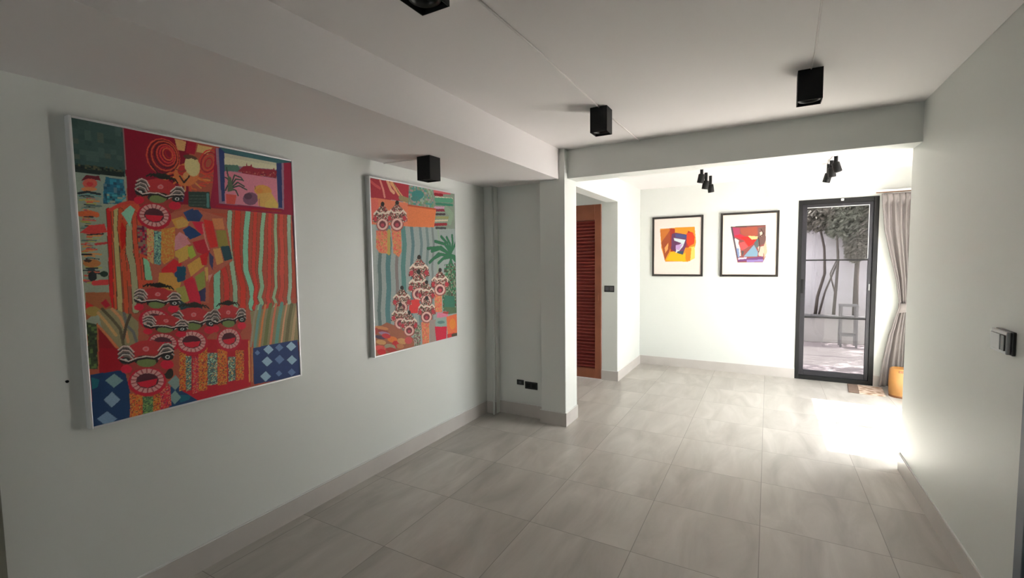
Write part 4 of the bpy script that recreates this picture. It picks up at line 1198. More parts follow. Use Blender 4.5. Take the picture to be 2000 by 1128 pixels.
('l',(18,18,14),.0064,[.428,.632,.438,.62,.441,.63]),
('l',(18,18,14),.0064,[.433,.632,.451,.624,.458,.635]),
('l',(18,18,14),.0064,[.437,.633,.465,.628,.475,.64]),
('l',(18,18,14),.0064,[.442,.633,.478,.632,.492,.645]),
('p',(125,18,32),[.479,.784,.468,.803,.444,.816,.413,.82,.38,.813,.352,.799,.335,.779,.331,.758,.341,.739,.363,.727,.393,.722,.426,.727,.455,.741,.474,.761]),
('p',(150,108,104),[.467,.778,.461,.791,.448,.801,.43,.807,.408,.807,.387,.803,.367,.795,.352,.783,.343,.77,.342,.756,.347,.744,.36,.734,.377,.728,.398,.726,.42,.73,.44,.738,.456,.75,.466,.763]),
('l',(105,45,48),.0043,[.447,.779,.465,.785]),
('l',(105,45,48),.0043,[.44,.787,.456,.796]),
('l',(105,45,48),.0043,[.429,.793,.44,.804]),
('l',(105,45,48),.0043,[.415,.795,.419,.807]),
('l',(105,45,48),.0043,[.399,.794,.397,.805]),
('l',(105,45,48),.0043,[.384,.79,.377,.799]),
('l',(105,45,48),.0043,[.372,.782,.359,.789]),
('l',(105,45,48),.0043,[.363,.774,.347,.776]),
('l',(105,45,48),.0043,[.36,.764,.342,.763]),
('l',(105,45,48),.0043,[.361,.755,.344,.75]),
('l',(105,45,48),.0043,[.367,.747,.353,.739]),
('l',(105,45,48),.0043,[.378,.741,.368,.731]),
('l',(105,45,48),.0043,[.392,.739,.387,.727]),
('l',(105,45,48),.0043,[.407,.74,.409,.728]),
('l',(105,45,48),.0043,[.422,.744,.43,.734]),
('l',(105,45,48),.0043,[.435,.751,.449,.744]),
('l',(105,45,48),.0043,[.444,.76,.462,.757]),
('l',(105,45,48),.0043,[.448,.77,.467,.771]),
('p',(52,22,28),[.447,.774,.441,.785,.427,.791,.409,.793,.39,.789,.374,.781,.363,.771,.361,.759,.366,.75,.379,.743,.397,.741,.416,.744,.433,.752,.444,.763]),
('p',(140,20,34),[.365,.765,.397,.766,.443,.769,.432,.787,.4,.79,.373,.779]),
('p',(105,35,32),[.516,.682,.661,.686,.669,.735,.646,.762,.527,.752,.507,.724]),
('p',(120,30,32),[.534,.652,.566,.64,.609,.64,.642,.655,.653,.689,.523,.686]),
('p',(185,110,110),[.598,.669,.596,.673,.593,.676,.588,.677,.584,.676,.58,.674,.577,.671,.576,.667,.577,.664,.581,.661,.585,.66,.59,.66,.594,.662,.597,.665]),
('p',(150,60,60),[.592,.669,.592,.671,.59,.672,.588,.673,.585,.672,.583,.671,.582,.67,.581,.668,.582,.666,.584,.665,.586,.664,.588,.664,.59,.665,.592,.667]),
('p',(150,22,40),[.679,.732,.676,.739,.668,.744,.659,.746,.648,.745,.639,.741,.633,.735,.631,.727,.634,.721,.641,.716,.651,.714,.661,.715,.671,.719,.677,.725]),
('p',(150,22,40),[.538,.731,.536,.736,.53,.741,.523,.742,.514,.742,.507,.738,.502,.733,.501,.727,.503,.721,.509,.717,.517,.715,.525,.716,.532,.719,.537,.724]),
('p',(70,60,56),[.544,.666,.527,.648,.503,.651,.498,.681,.536,.697]),
('l',(140,126,118),.0035,[.547,.674,.532,.654,.514,.651,.498,.662]),
('l',(28,24,24),.0035,[.547,.684,.531,.664,.513,.66,.498,.672]),
('l',(128,114,108),.0035,[.546,.688,.531,.668,.513,.665,.498,.676]),
('l',(34,34,36),.0035,[.546,.698,.531,.678,.513,.674,.498,.686]),
('l',(120,112,106),.0035,[.546,.702,.531,.682,.513,.678,.497,.69]),
('p',(70,60,56),[.631,.67,.65,.653,.676,.658,.681,.691,.638,.703]),
('l',(140,126,118),.0035,[.628,.678,.645,.659,.665,.657,.681,.671]),
('l',(28,24,24),.0035,[.627,.688,.645,.669,.664,.667,.681,.681]),
('l',(128,114,108),.0035,[.627,.693,.644,.673,.664,.672,.681,.685]),
('l',(34,34,36),.0035,[.627,.703,.644,.684,.664,.682,.681,.696]),
('l',(120,112,106),.0035,[.627,.707,.644,.688,.664,.686,.681,.7]),
('p',(25,26,26),[.68,.706,.677,.711,.671,.715,.662,.716,.652,.715,.644,.712,.638,.707,.637,.702,.639,.697,.645,.693,.654,.692,.664,.693,.672,.696,.678,.7]),
('p',(150,150,145),[.666,.705,.665,.707,.663,.709,.659,.71,.656,.71,.652,.708,.65,.706,.65,.703,.651,.7,.653,.698,.657,.697,.66,.698,.664,.699,.666,.702]),
('p',(15,15,15),[.663,.704,.662,.706,.661,.707,.659,.708,.657,.708,.655,.707,.654,.705,.653,.703,.654,.702,.655,.7,.657,.7,.659,.7,.661,.701,.662,.703]),
('p',(25,26,26),[.535,.701,.533,.706,.528,.71,.521,.711,.513,.71,.506,.707,.502,.703,.5,.698,.502,.693,.508,.69,.515,.688,.522,.689,.529,.692,.534,.696]),
('p',(150,150,145),[.525,.7,.524,.703,.522,.705,.519,.705,.516,.705,.513,.704,.511,.701,.511,.699,.511,.696,.514,.695,.517,.694,.52,.694,.523,.696,.524,.698]),
('p',(24,20,18),[.627,.712,.622,.719,.61,.724,.594,.726,.576,.724,.56,.719,.549,.712,.546,.704,.551,.696,.562,.691,.578,.69,.596,.691,.613,.696,.623,.704]),
('p',(72,82,46),[.618,.717,.615,.724,.605,.728,.592,.73,.577,.729,.565,.724,.556,.718,.554,.71,.558,.703,.567,.699,.58,.697,.594,.698,.607,.703,.616,.709]),
('l',(18,15,15),.007,[.502,.698,.528,.709,.554,.701,.586,.698,.613,.704,.641,.694,.675,.689]),
('l',(150,138,130),.0035,[.502,.693,.528,.704,.554,.696,.586,.693,.613,.699,.641,.689,.675,.685]),
('p',(22,22,17),[.61,.631,.608,.635,.601,.639,.592,.64,.582,.639,.573,.637,.567,.632,.565,.628,.568,.623,.574,.62,.584,.618,.594,.619,.603,.622,.609,.626]),
('l',(18,18,14),.0049,[.571,.634,.543,.628,.529,.639]),
('l',(18,18,14),.0049,[.575,.635,.554,.626,.544,.636]),
('l',(18,18,14),.0049,[.579,.635,.565,.624,.558,.634]),
('l',(18,18,14),.0049,[.583,.635,.576,.621,.573,.632]),
('l',(18,18,14),.0049,[.588,.635,.588,.619,.588,.629]),
('l',(18,18,14),.0049,[.592,.635,.599,.622,.602,.633]),
('l',(18,18,14),.0049,[.596,.635,.611,.625,.617,.636]),
('l',(18,18,14),.0049,[.6,.635,.622,.628,.633,.64]),
('l',(18,18,14),.0049,[.604,.636,.634,.631,.648,.643]),
('p',(125,18,32),[.65,.786,.643,.808,.624,.823,.598,.83,.569,.827,.543,.815,.526,.797,.521,.775,.527,.755,.545,.739,.571,.731,.6,.733,.626,.745,.644,.764]),
('p',(150,108,104),[.641,.781,.637,.795,.627,.807,.612,.815,.593,.818,.574,.816,.556,.81,.542,.799,.533,.786,.53,.772,.534,.758,.543,.747,.558,.739,.576,.735,.595,.737,.613,.743,.628,.753,.637,.767]),
('l',(105,45,48),.0033,[.623,.785,.64,.788]),
('l',(105,45,48),.0033,[.618,.794,.633,.801]),
('l',(105,45,48),.0033,[.609,.801,.62,.811]),
('l',(105,45,48),.0033,[.597,.805,.603,.816]),
('l',(105,45,48),.0033,[.584,.805,.584,.817]),
('l',(105,45,48),.0033,[.571,.802,.565,.813]),
('l',(105,45,48),.0033,[.559,.796,.549,.804]),
('l',(105,45,48),.0033,[.551,.788,.537,.792]),
('l',(105,45,48),.0033,[.547,.778,.531,.779]),
('l',(105,45,48),.0033,[.547,.768,.531,.765]),
('l',(105,45,48),.0033,[.552,.76,.538,.753]),
('l',(105,45,48),.0033,[.56,.753,.55,.743]),
('l',(105,45,48),.0033,[.572,.749,.567,.737]),
('l',(105,45,48),.0033,[.585,.748,.585,.736]),
('l',(105,45,48),.0033,[.598,.751,.604,.74]),
('l',(105,45,48),.0033,[.61,.757,.621,.748]),
('l',(105,45,48),.0033,[.619,.765,.633,.76]),
('l',(105,45,48),.0033,[.623,.775,.64,.774]),
('p',(52,22,28),[.623,.78,.619,.791,.608,.799,.592,.803,.576,.801,.561,.795,.551,.785,.547,.773,.551,.763,.562,.754,.577,.751,.593,.752,.609,.758,.619,.768]),
('p',(140,20,34),[.551,.778,.579,.777,.618,.775,.611,.794,.584,.801,.56,.792]),
('p',(105,35,32),[.195,.579,.343,.599,.344,.64,.316,.659,.196,.638,.18,.612]),
('p',(120,30,32),[.218,.556,.252,.55,.297,.554,.328,.571,.334,.601,.202,.583]),
('p',(185,110,110),[.281,.576,.279,.579,.276,.582,.271,.583,.266,.582,.262,.581,.259,.578,.258,.575,.26,.572,.263,.57,.268,.568,.273,.569,.277,.57,.28,.573]),
('p',(150,60,60),[.275,.576,.274,.577,.273,.579,.27,.579,.268,.579,.266,.578,.264,.577,.264,.575,.265,.574,.266,.573,.269,.572,.271,.572,.273,.573,.275,.574]),
('p',(150,22,40),[.354,.636,.351,.642,.344,.646,.334,.648,.323,.647,.314,.644,.307,.638,.306,.632,.308,.627,.316,.623,.325,.621,.336,.622,.346,.625,.352,.63]),
('p',(150,22,40),[.211,.619,.209,.624,.204,.627,.196,.629,.187,.628,.18,.625,.175,.621,.174,.616,.176,.611,.182,.608,.189,.606,.198,.607,.205,.609,.21,.614]),
('p',(70,60,56),[.227,.569,.211,.552,.187,.552,.177,.576,.214,.593]),
('l',(140,126,118),.0046,[.228,.576,.215,.558,.198,.553,.18,.561]),
('l',(28,24,24),.0046,[.226,.584,.214,.566,.196,.561,.179,.568]),
('l',(128,114,108),.0046,[.226,.587,.213,.569,.195,.564,.178,.572]),
('l',(34,34,36),.0046,[.224,.596,.211,.577,.194,.572,.176,.58]),
('l',(120,112,106),.0046,[.223,.599,.211,.58,.193,.575,.176,.583]),
('p',(70,60,56),[.314,.582,.337,.57,.362,.577,.363,.605,.317,.61]),
('l',(140,126,118),.0046,[.31,.588,.33,.574,.351,.575,.366,.588]),
('l',(28,24,24),.0046,[.308,.597,.329,.583,.349,.583,.365,.597]),
('l',(128,114,108),.0046,[.307,.6,.328,.586,.348,.587,.364,.601]),
('l',(34,34,36),.0046,[.306,.609,.326,.595,.347,.596,.362,.609]),
('l',(120,112,106),.0046,[.305,.612,.325,.598,.346,.599,.361,.613]),
('p',(25,26,26),[.359,.615,.357,.619,.35,.622,.341,.623,.331,.623,.323,.62,.317,.616,.315,.612,.318,.607,.324,.604,.333,.603,.343,.604,.352,.606,.358,.61]),
('p',(150,150,145),[.346,.614,.345,.616,.342,.618,.339,.619,.335,.618,.331,.617,.329,.615,.328,.613,.329,.61,.332,.609,.336,.608,.34,.608,.343,.609,.345,.611]),
('p',(15,15,15),[.342,.614,.341,.615,.34,.616,.338,.617,.336,.616,.334,.616,.333,.614,.332,.613,.333,.611,.334,.61,.336,.61,.338,.61,.34,.611,.341,.612]),
('p',(25,26,26),[.213,.595,.21,.599,.205,.602,.198,.603,.19,.603,.183,.6,.178,.597,.177,.592,.179,.588,.184,.585,.192,.584,.2,.584,.207,.587,.211,.59]),
('p',(150,150,145),[.202,.594,.201,.596,.199,.598,.196,.598,.193,.598,.19,.597,.188,.595,.187,.593,.188,.591,.191,.589,.194,.589,.197,.589,.2,.59,.202,.592]),
('p',(24,20,18),[.305,.611,.3,.617,.288,.621,.271,.623,.252,.622,.236,.617,.226,.612,.222,.605,.227,.599,.238,.595,.255,.593,.273,.594,.29,.598,.301,.604]),
('p',(72,82,46),[.295,.615,.292,.621,.282,.625,.268,.627,.253,.626,.241,.622,.232,.616,.229,.61,.233,.605,.242,.601,.256,.599,.27,.6,.284,.603,.293,.609]),
('l',(18,15,15),.0092,[.18,.59,.204,.602,.231,.598,.265,.6,.291,.608,.321,.603,.357,.603]),
('l',(150,138,130),.0046,[.18,.586,.204,.598,.232,.595,.265,.596,.292,.604,.322,.599,.358,.599]),
('p',(22,22,17),[.3,.544,.297,.548,.29,.551,.28,.552,.27,.552,.261,.55,.255,.546,.253,.542,.256,.538,.262,.535,.272,.534,.282,.534,.291,.537,.298,.54]),
('l',(18,18,14),.0064,[.259,.546,.23,.537,.215,.545]),
('l',(18,18,14),.0064,[.263,.546,.242,.536,.23,.544]),
('l',(18,18,14),.0064,[.267,.547,.254,.536,.245,.544]),
('l',(18,18,14),.0064,[.271,.547,.266,.536,.261,.544]),
('l',(18,18,14),.0064,[.275,.548,.278,.535,.276,.543]),
('l',(18,18,14),.0064,[.279,.549,.289,.539,.291,.548]),
('l',(18,18,14),.0064,[.283,.549,.3,.542,.306,.552]),
('l',(18,18,14),.0064,[.287,.55,.312,.546,.321,.557]),
('l',(18,18,14),.0064,[.292,.55,.324,.55,.336,.562]),
('p',(125,18,32),[.318,.68,.307,.697,.286,.707,.258,.71,.229,.704,.205,.691,.191,.674,.188,.656,.197,.64,.218,.629,.245,.626,.274,.631,.299,.643,.315,.661]),
('p',(150,108,104),[.308,.675,.302,.686,.29,.694,.273,.699,.254,.699,.235,.695,.218,.688,.206,.678,.198,.666,.197,.654,.203,.644,.214,.635,.23,.631,.249,.63,.268,.633,.285,.64,.299,.65,.307,.663]),
('l',(105,45,48),.0043,[.29,.676,.306,.681]),
('l',(105,45,48),.0043,[.283,.682,.297,.69]),
('l',(105,45,48),.0043,[.273,.687,.282,.697]),
('l',(105,45,48),.0043,[.26,.689,.264,.699]),
('l',(105,45,48),.0043,[.247,.687,.245,.697]),
('l',(105,45,48),.0043,[.234,.683,.227,.691]),
('l',(105,45,48),.0043,[.223,.677,.211,.683]),
('l',(105,45,48),.0043,[.216,.67,.201,.672]),
('l',(105,45,48),.0043,[.213,.661,.197,.66]),
('l',(105,45,48),.0043,[.214,.653,.199,.649]),
('l',(105,45,48),.0043,[.22,.647,.208,.639]),
('l',(105,45,48),.0043,[.23,.642,.221,.633]),
('l',(105,45,48),.0043,[.243,.64,.239,.63]),
('l',(105,45,48),.0043,[.256,.641,.258,.631]),
('l',(105,45,48),.0043,[.269,.645,.277,.637]),
('l',(105,45,48),.0043,[.28,.651,.293,.646]),
('l',(105,45,48),.0043,[.288,.659,.304,.657]),
('l',(105,45,48),.0043,[.291,.668,.308,.669]),
('p',(52,22,28),[.29,.672,.284,.68,.272,.686,.256,.687,.239,.683,.225,.676,.216,.667,.214,.657,.22,.649,.231,.643,.247,.642,.264,.645,.279,.652,.288,.661]),
('p',(140,20,34),[.218,.662,.246,.664,.286,.667,.276,.682,.247,.684,.224,.674]),
('p',(125,18,32),[.312,.679,.302,.694,.283,.703,.257,.706,.231,.7,.209,.689,.196,.673,.194,.656,.202,.642,.221,.632,.245,.629,.272,.634,.294,.645,.309,.661]),
('p',(150,108,104),[.303,.674,.297,.684,.286,.691,.271,.696,.254,.696,.237,.693,.221,.686,.21,.676,.203,.666,.202,.655,.207,.645,.217,.638,.232,.634,.249,.633,.266,.636,.282,.642,.295,.652,.302,.663]),
('l',(105,45,48),.0039,[.286,.675,.301,.679]),
('l',(105,45,48),.0039,[.28,.681,.293,.688]),
('l',(105,45,48),.0039,[.271,.685,.279,.694]),
('l',(105,45,48),.0039,[.26,.686,.263,.696]),
('l',(105,45,48),.0039,[.247,.685,.245,.694]),
('l',(105,45,48),.0039,[.235,.682,.229,.689]),
('l',(105,45,48),.0039,[.226,.676,.215,.681]),
('l',(105,45,48),.0039,[.219,.669,.206,.671]),
('l',(105,45,48),.0039,[.216,.661,.202,.66]),
('l',(105,45,48),.0039,[.218,.654,.204,.65]),
('l',(105,45,48),.0039,[.223,.648,.212,.642]),
('l',(105,45,48),.0039,[.232,.644,.224,.636]),
('l',(105,45,48),.0039,[.243,.642,.24,.633]),
('l',(105,45,48),.0039,[.256,.643,.257,.634]),
('l',(105,45,48),.0039,[.268,.647,.274,.639]),
('l',(105,45,48),.0039,[.278,.652,.289,.647]),
('l',(105,45,48),.0039,[.285,.659,.299,.657]),
('l',(105,45,48),.0039,[.288,.667,.303,.668]),
('p',(52,22,28),[.286,.671,.281,.679,.27,.684,.255,.685,.24,.682,.227,.675,.219,.667,.217,.658,.222,.65,.233,.645,.248,.644,.263,.647,.276,.653,.285,.662]),
('p',(140,20,34),[.221,.662,.246,.664,.283,.667,.274,.68,.248,.682,.227,.673]),
('p',(105,35,32),[.223,.673,.37,.701,.37,.737,.343,.752,.225,.725,.209,.701]),
('p',(120,30,32),[.246,.654,.28,.651,.324,.658,.355,.675,.361,.702,.23,.677]),
('p',(185,110,110),[.308,.676,.307,.679,.303,.681,.299,.681,.294,.681,.29,.679,.287,.677,.286,.674,.287,.671,.291,.669,.295,.669,.3,.669,.304,.671,.307,.673]),
('p',(150,60,60),[.302,.676,.302,.677,.3,.678,.298,.678,.295,.678,.293,.677,.292,.676,.291,.674,.292,.673,.294,.672,.296,.672,.298,.672,.301,.673,.302,.674]),
('p',(150,22,40),[.381,.734,.378,.739,.371,.742,.361,.743,.35,.742,.341,.739,.335,.734,.333,.728,.336,.724,.343,.72,.352,.719,.363,.72,.373,.724,.379,.729]),
('p',(150,22,40),[.24,.709,.237,.713,.232,.716,.224,.717,.216,.716,.208,.713,.204,.709,.202,.704,.204,.7,.21,.697,.218,.696,.226,.697,.233,.7,.238,.704]),
('p',(70,60,56),[.254,.666,.239,.65,.215,.648,.205,.669,.242,.687]),
('l',(140,126,118),.0045,[.256,.672,.243,.655,.226,.65,.208,.655]),
('l',(28,24,24),.0045,[.254,.679,.242,.662,.224,.657,.207,.662]),
('l',(128,114,108),.0045,[.253,.682,.241,.665,.223,.66,.206,.665]),
('l',(34,34,36),.0045,[.252,.689,.239,.672,.222,.667,.205,.672]),
('l',(120,112,106),.0045,[.251,.692,.239,.675,.221,.669,.204,.675]),
('p',(70,60,56),[.341,.684,.364,.675,.389,.683,.39,.708,.344,.709]),
('l',(140,126,118),.0045,[.337,.689,.357,.678,.378,.68,.393,.693]),
('l',(28,24,24),.0045,[.335,.696,.355,.686,.376,.688,.391,.701]),
('l',(128,114,108),.0045,[.335,.7,.355,.689,.375,.691,.39,.704]),
('l',(34,34,36),.0045,[.333,.707,.353,.696,.373,.698,.389,.711]),
('l',(120,112,106),.0045,[.332,.71,.352,.699,.373,.701,.388,.714]),
('p',(25,26,26),[.386,.716,.384,.719,.377,.722,.368,.722,.358,.721,.35,.719,.344,.715,.342,.711,.345,.707,.351,.705,.36,.704,.37,.705,.379,.708,.384,.711]),
('p',(150,150,145),[.373,.714,.372,.716,.369,.717,.366,.718,.362,.718,.358,.716,.356,.714,.355,.712,.356,.71,.359,.709,.363,.708,.366,.709,.37,.71,.372,.712]),
('p',(15,15,15),[.369,.714,.368,.715,.367,.716,.365,.716,.363,.716,.361,.715,.36,.714,.359,.713,.36,.711,.361,.71,.363,.71,.365,.71,.367,.711,.368,.712]),
('p',(25,26,26),[.241,.687,.239,.691,.233,.693,.226,.694,.218,.693,.211,.691,.207,.687,.205,.684,.207,.68,.212,.678,.22,.677,.228,.678,.235,.68,.239,.684]),
('p',(150,150,145),[.23,.686,.229,.688,.227,.689,.224,.69,.221,.689,.218,.688,.216,.687,.216,.685,.216,.683,.219,.682,.222,.681,.225,.682,.228,.683,.23,.684]),
('p',(24,20,18),[.332,.708,.328,.713,.316,.716,.299,.717,.28,.715,.264,.71,.253,.705,.25,.699,.254,.694,.266,.69,.283,.69,.301,.691,.317,.696,.329,.702]),
('p',(72,82,46),[.323,.711,.319,.716,.309,.719,.296,.72,.281,.718,.268,.714,.26,.709,.257,.704,.261,.699,.27,.696,.283,.695,.298,.696,.311,.7,.32,.705]),
('l',(18,15,15),.0089,[.208,.681,.232,.694,.259,.693,.292,.696,.319,.705,.349,.703,.384,.706]),
('l',(150,138,130),.0045,[.209,.678,.233,.69,.26,.689,.293,.693,.319,.702,.349,.699,.385,.702]),
('p',(125,18,32),[.345,.771,.335,.785,.313,.793,.286,.793,.257,.786,.233,.772,.219,.756,.216,.74,.226,.727,.246,.719,.273,.718,.301,.724,.326,.737,.342,.754]),
('p',(150,108,104),[.335,.766,.329,.775,.318,.781,.301,.784,.282,.783,.263,.778,.247,.771,.234,.761,.227,.75,.226,.739,.231,.73,.242,.724,.258,.721,.276,.721,.295,.726,.313,.733,.326,.743,.334,.755]),
('l',(105,45,48),.0042,[.317,.765,.333,.77]),
('l',(105,45,48),.0042,[.311,.771,.324,.778]),
('l',(105,45,48),.0042,[.301,.774,.31,.783]),
('l',(105,45,48),.0042,[.288,.774,.292,.784]),
('l',(105,45,48),.0042,[.275,.772,.273,.781]),
('l',(105,45,48),.0042,[.262,.768,.255,.774]),
('l',(105,45,48),.0042,[.251,.762,.24,.765]),
('l',(105,45,48),.0042,[.244,.754,.23,.755]),
('l',(105,45,48),.0042,[.241,.747,.225,.744]),
('l',(105,45,48),.0042,[.243,.74,.228,.735]),
('l',(105,45,48),.0042,[.249,.734,.236,.727]),
('l',(105,45,48),.0042,[.258,.731,.25,.722]),
('l',(105,45,48),.0042,[.27,.73,.267,.721]),
('l',(105,45,48),.0042,[.284,.732,.286,.724]),
('l',(105,45,48),.0042,[.297,.736,.304,.73]),
('l',(105,45,48),.0042,[.308,.743,.32,.739]),
('l',(105,45,48),.0042,[.316,.75,.331,.749]),
('l',(105,45,48),.0042,[.319,.758,.336,.76]),
('p',(52,22,28),[.317,.761,.312,.769,.3,.772,.284,.772,.267,.768,.253,.761,.244,.752,.242,.743,.248,.736,.259,.732,.275,.732,.292,.736,.306,.743,.315,.752]),
('p',(140,20,34),[.246,.748,.274,.751,.314,.757,.304,.769,.275,.77,.253,.759]),
('p',(178,98,42),[.135,.913,.187,.93,.184,1.001,.133,1.001]),
('s',[(150,50,36),(200,150,70),(90,40,30)],.5,2,[.135,.913,.187,.93,.184,1.001,.133,1.001]),
('p',(58,84,50),[.184,.935,.226,.944,.221,1.001,.181,1.0]),
('s',[(90,110,60),(36,50,36)],.5,2,[.184,.935,.226,.944,.221,1.001,.181,1.0]),
('p',(178,98,42),[.227,.932,.257,.932,.252,.998,.221,.998]),
('s',[(150,50,36),(200,150,70),(90,40,30)],.5,2,[.227,.932,.257,.932,.252,.998,.221,.998]),
('p',(146,34,44),[.255,.925,.298,.912,.298,.993,.252,.998]),
('s',[(180,110,90),(100,20,40),(190,90,60)],.5,2,[.255,.925,.298,.912,.298,.993,.252,.998]),
('p',(28,24,18),[.315,.874,.312,.883,.306,.89,.297,.892,.288,.891,.28,.885,.275,.877,.274,.867,.276,.858,.283,.852,.291,.849,.301,.851,.309,.856,.314,.865]),
('p',(105,35,32),[.126,.779,.297,.79,.307,.843,.279,.87,.139,.853,.116,.822]),
('p',(120,30,32),[.148,.748,.185,.737,.235,.739,.274,.756,.287,.794,.135,.784]),
('p',(185,110,110),[.222,.77,.22,.773,.216,.776,.211,.777,.205,.776,.201,.774,.197,.77,.196,.766,.198,.762,.202,.76,.207,.759,.213,.759,.218,.762,.221,.765]),
('p',(150,60,60),[.215,.769,.215,.771,.213,.772,.21,.772,.207,.772,.205,.771,.203,.769,.203,.767,.203,.765,.205,.764,.208,.763,.211,.764,.213,.765,.215,.767]),
('p',(150,22,40),[.318,.842,.315,.849,.306,.853,.294,.855,.282,.853,.271,.847,.264,.84,.262,.832,.265,.826,.273,.821,.285,.819,.297,.821,.309,.826,.316,.834]),
('p',(150,22,40),[.152,.831,.149,.837,.143,.841,.134,.843,.124,.841,.116,.837,.111,.831,.109,.824,.112,.818,.118,.814,.127,.813,.136,.814,.145,.819,.15,.825]),
('p',(70,60,56),[.159,.764,.139,.744,.112,.746,.105,.777,.149,.795]),
('l',(140,126,118),.0055,[.162,.772,.144,.75,.124,.746,.106,.757]),
('l',(28,24,24),.0055,[.162,.782,.144,.76,.123,.756,.105,.767]),
('l',(128,114,108),.0055,[.162,.787,.144,.765,.123,.76,.105,.771]),
('l',(34,34,36),.0055,[.161,.797,.144,.775,.123,.771,.105,.782]),
('l',(120,112,106),.0055,[.161,.801,.144,.779,.123,.775,.105,.786]),
('p',(70,60,56),[.261,.772,.285,.755,.315,.762,.321,.797,.27,.807]),
('l',(140,126,118),.0055,[.257,.78,.278,.761,.301,.76,.322,.775]),
('l',(28,24,24),.0055,[.257,.791,.277,.771,.301,.77,.322,.786]),
('l',(128,114,108),.0055,[.257,.796,.277,.776,.301,.775,.321,.791]),
('l',(34,34,36),.0055,[.257,.807,.277,.787,.301,.786,.321,.802]),
('l',(120,112,106),.0055,[.257,.811,.277,.791,.301,.791,.321,.806]),
('p',(25,26,26),[.32,.813,.316,.819,.309,.822,.298,.823,.287,.821,.277,.817,.27,.811,.268,.806,.271,.8,.279,.797,.289,.796,.3,.798,.311,.802,.317,.807]),
('p',(150,150,145),[.304,.811,.302,.814,.299,.816,.295,.816,.291,.816,.287,.814,.284,.811,.283,.808,.285,.805,.288,.803,.292,.802,.296,.803,.3,.805,.303,.808]),
('p',(15,15,15),[.299,.81,.298,.812,.297,.813,.294,.814,.292,.813,.29,.812,.289,.81,.288,.809,.289,.807,.29,.806,.293,.805,.295,.805,.297,.807,.299,.808]),
('p',(25,26,26),[.149,.8,.146,.805,.14,.809,.132,.81,.123,.808,.115,.805,.11,.8,.108,.794,.111,.789,.117,.786,.125,.785,.134,.786,.142,.79,.147,.795]),
('p',(150,150,145),[.137,.798,.136,.801,.133,.803,.13,.803,.126,.803,.123,.801,.121,.799,.12,.796,.121,.793,.124,.792,.127,.791,.131,.792,.134,.793,.136,.796]),
('p',(24,20,18),[.256,.817,.251,.824,.237,.829,.217,.829,.196,.826,.177,.819,.165,.811,.161,.802,.167,.795,.18,.79,.199,.79,.22,.793,.239,.799,.252,.808]),
('p',(72,82,46),[.246,.822,.242,.829,.231,.833,.215,.834,.198,.831,.183,.825,.173,.818,.17,.81,.175,.803,.186,.798,.201,.797,.218,.8,.233,.806,.243,.813]),
('l',(18,15,15),.0109,[.111,.794,.14,.807,.171,.8,.208,.799,.24,.807,.274,.798,.314,.795]),
('l',(150,138,130),.0055,[.111,.789,.14,.802,.171,.795,.208,.794,.24,.802,.274,.792,.315,.79]),
('p',(125,18,32),[.285,.897,.276,.919,.254,.935,.222,.94,.188,.935,.158,.92,.138,.9,.132,.877,.14,.856,.16,.84,.19,.834,.224,.837,.255,.851,.277,.873]),
('p',(150,108,104),[.273,.891,.269,.906,.256,.918,.238,.925,.217,.927,.194,.924,.173,.915,.157,.903,.146,.889,.143,.874,.147,.86,.158,.849,.175,.841,.196,.838,.219,.841,.24,.849,.258,.86,.269,.875]),
('l',(105,45,48),.0051,[.252,.894,.272,.899]),
('l',(105,45,48),.0051,[.246,.903,.263,.912]),
('l',(105,45,48),.0051,[.236,.91,.248,.921]),
('l',(105,45,48),.0051,[.221,.913,.228,.926]),
('l',(105,45,48),.0051,[.206,.912,.205,.925]),
('l',(105,45,48),.0051,[.19,.908,.183,.919]),
('l',(105,45,48),.0051,[.177,.901,.165,.909]),
('l',(105,45,48),.0051,[.167,.892,.151,.896]),
('l',(105,45,48),.0051,[.162,.882,.144,.881]),
('l',(105,45,48),.0051,[.162,.871,.144,.867]),
('l',(105,45,48),.0051,[.168,.862,.152,.854]),
('l',(105,45,48),.0051,[.178,.856,.166,.845]),
('l',(105,45,48),.0051,[.191,.852,.185,.84]),
('l',(105,45,48),.0051,[.207,.852,.207,.84]),
('l',(105,45,48),.0051,[.223,.856,.23,.845]),
('l',(105,45,48),.0051,[.237,.863,.249,.855]),
('l',(105,45,48),.0051,[.247,.872,.264,.868]),
('l',(105,45,48),.0051,[.252,.883,.272,.883]),
('p',(52,22,28),[.252,.888,.247,.9,.234,.908,.216,.911,.196,.908,.178,.9,.167,.889,.163,.877,.167,.865,.179,.857,.197,.854,.217,.857,.235,.864,.247,.875]),
('p',(140,20,34),[.167,.882,.2,.882,.247,.882,.238,.903,.206,.908,.178,.897]),
]
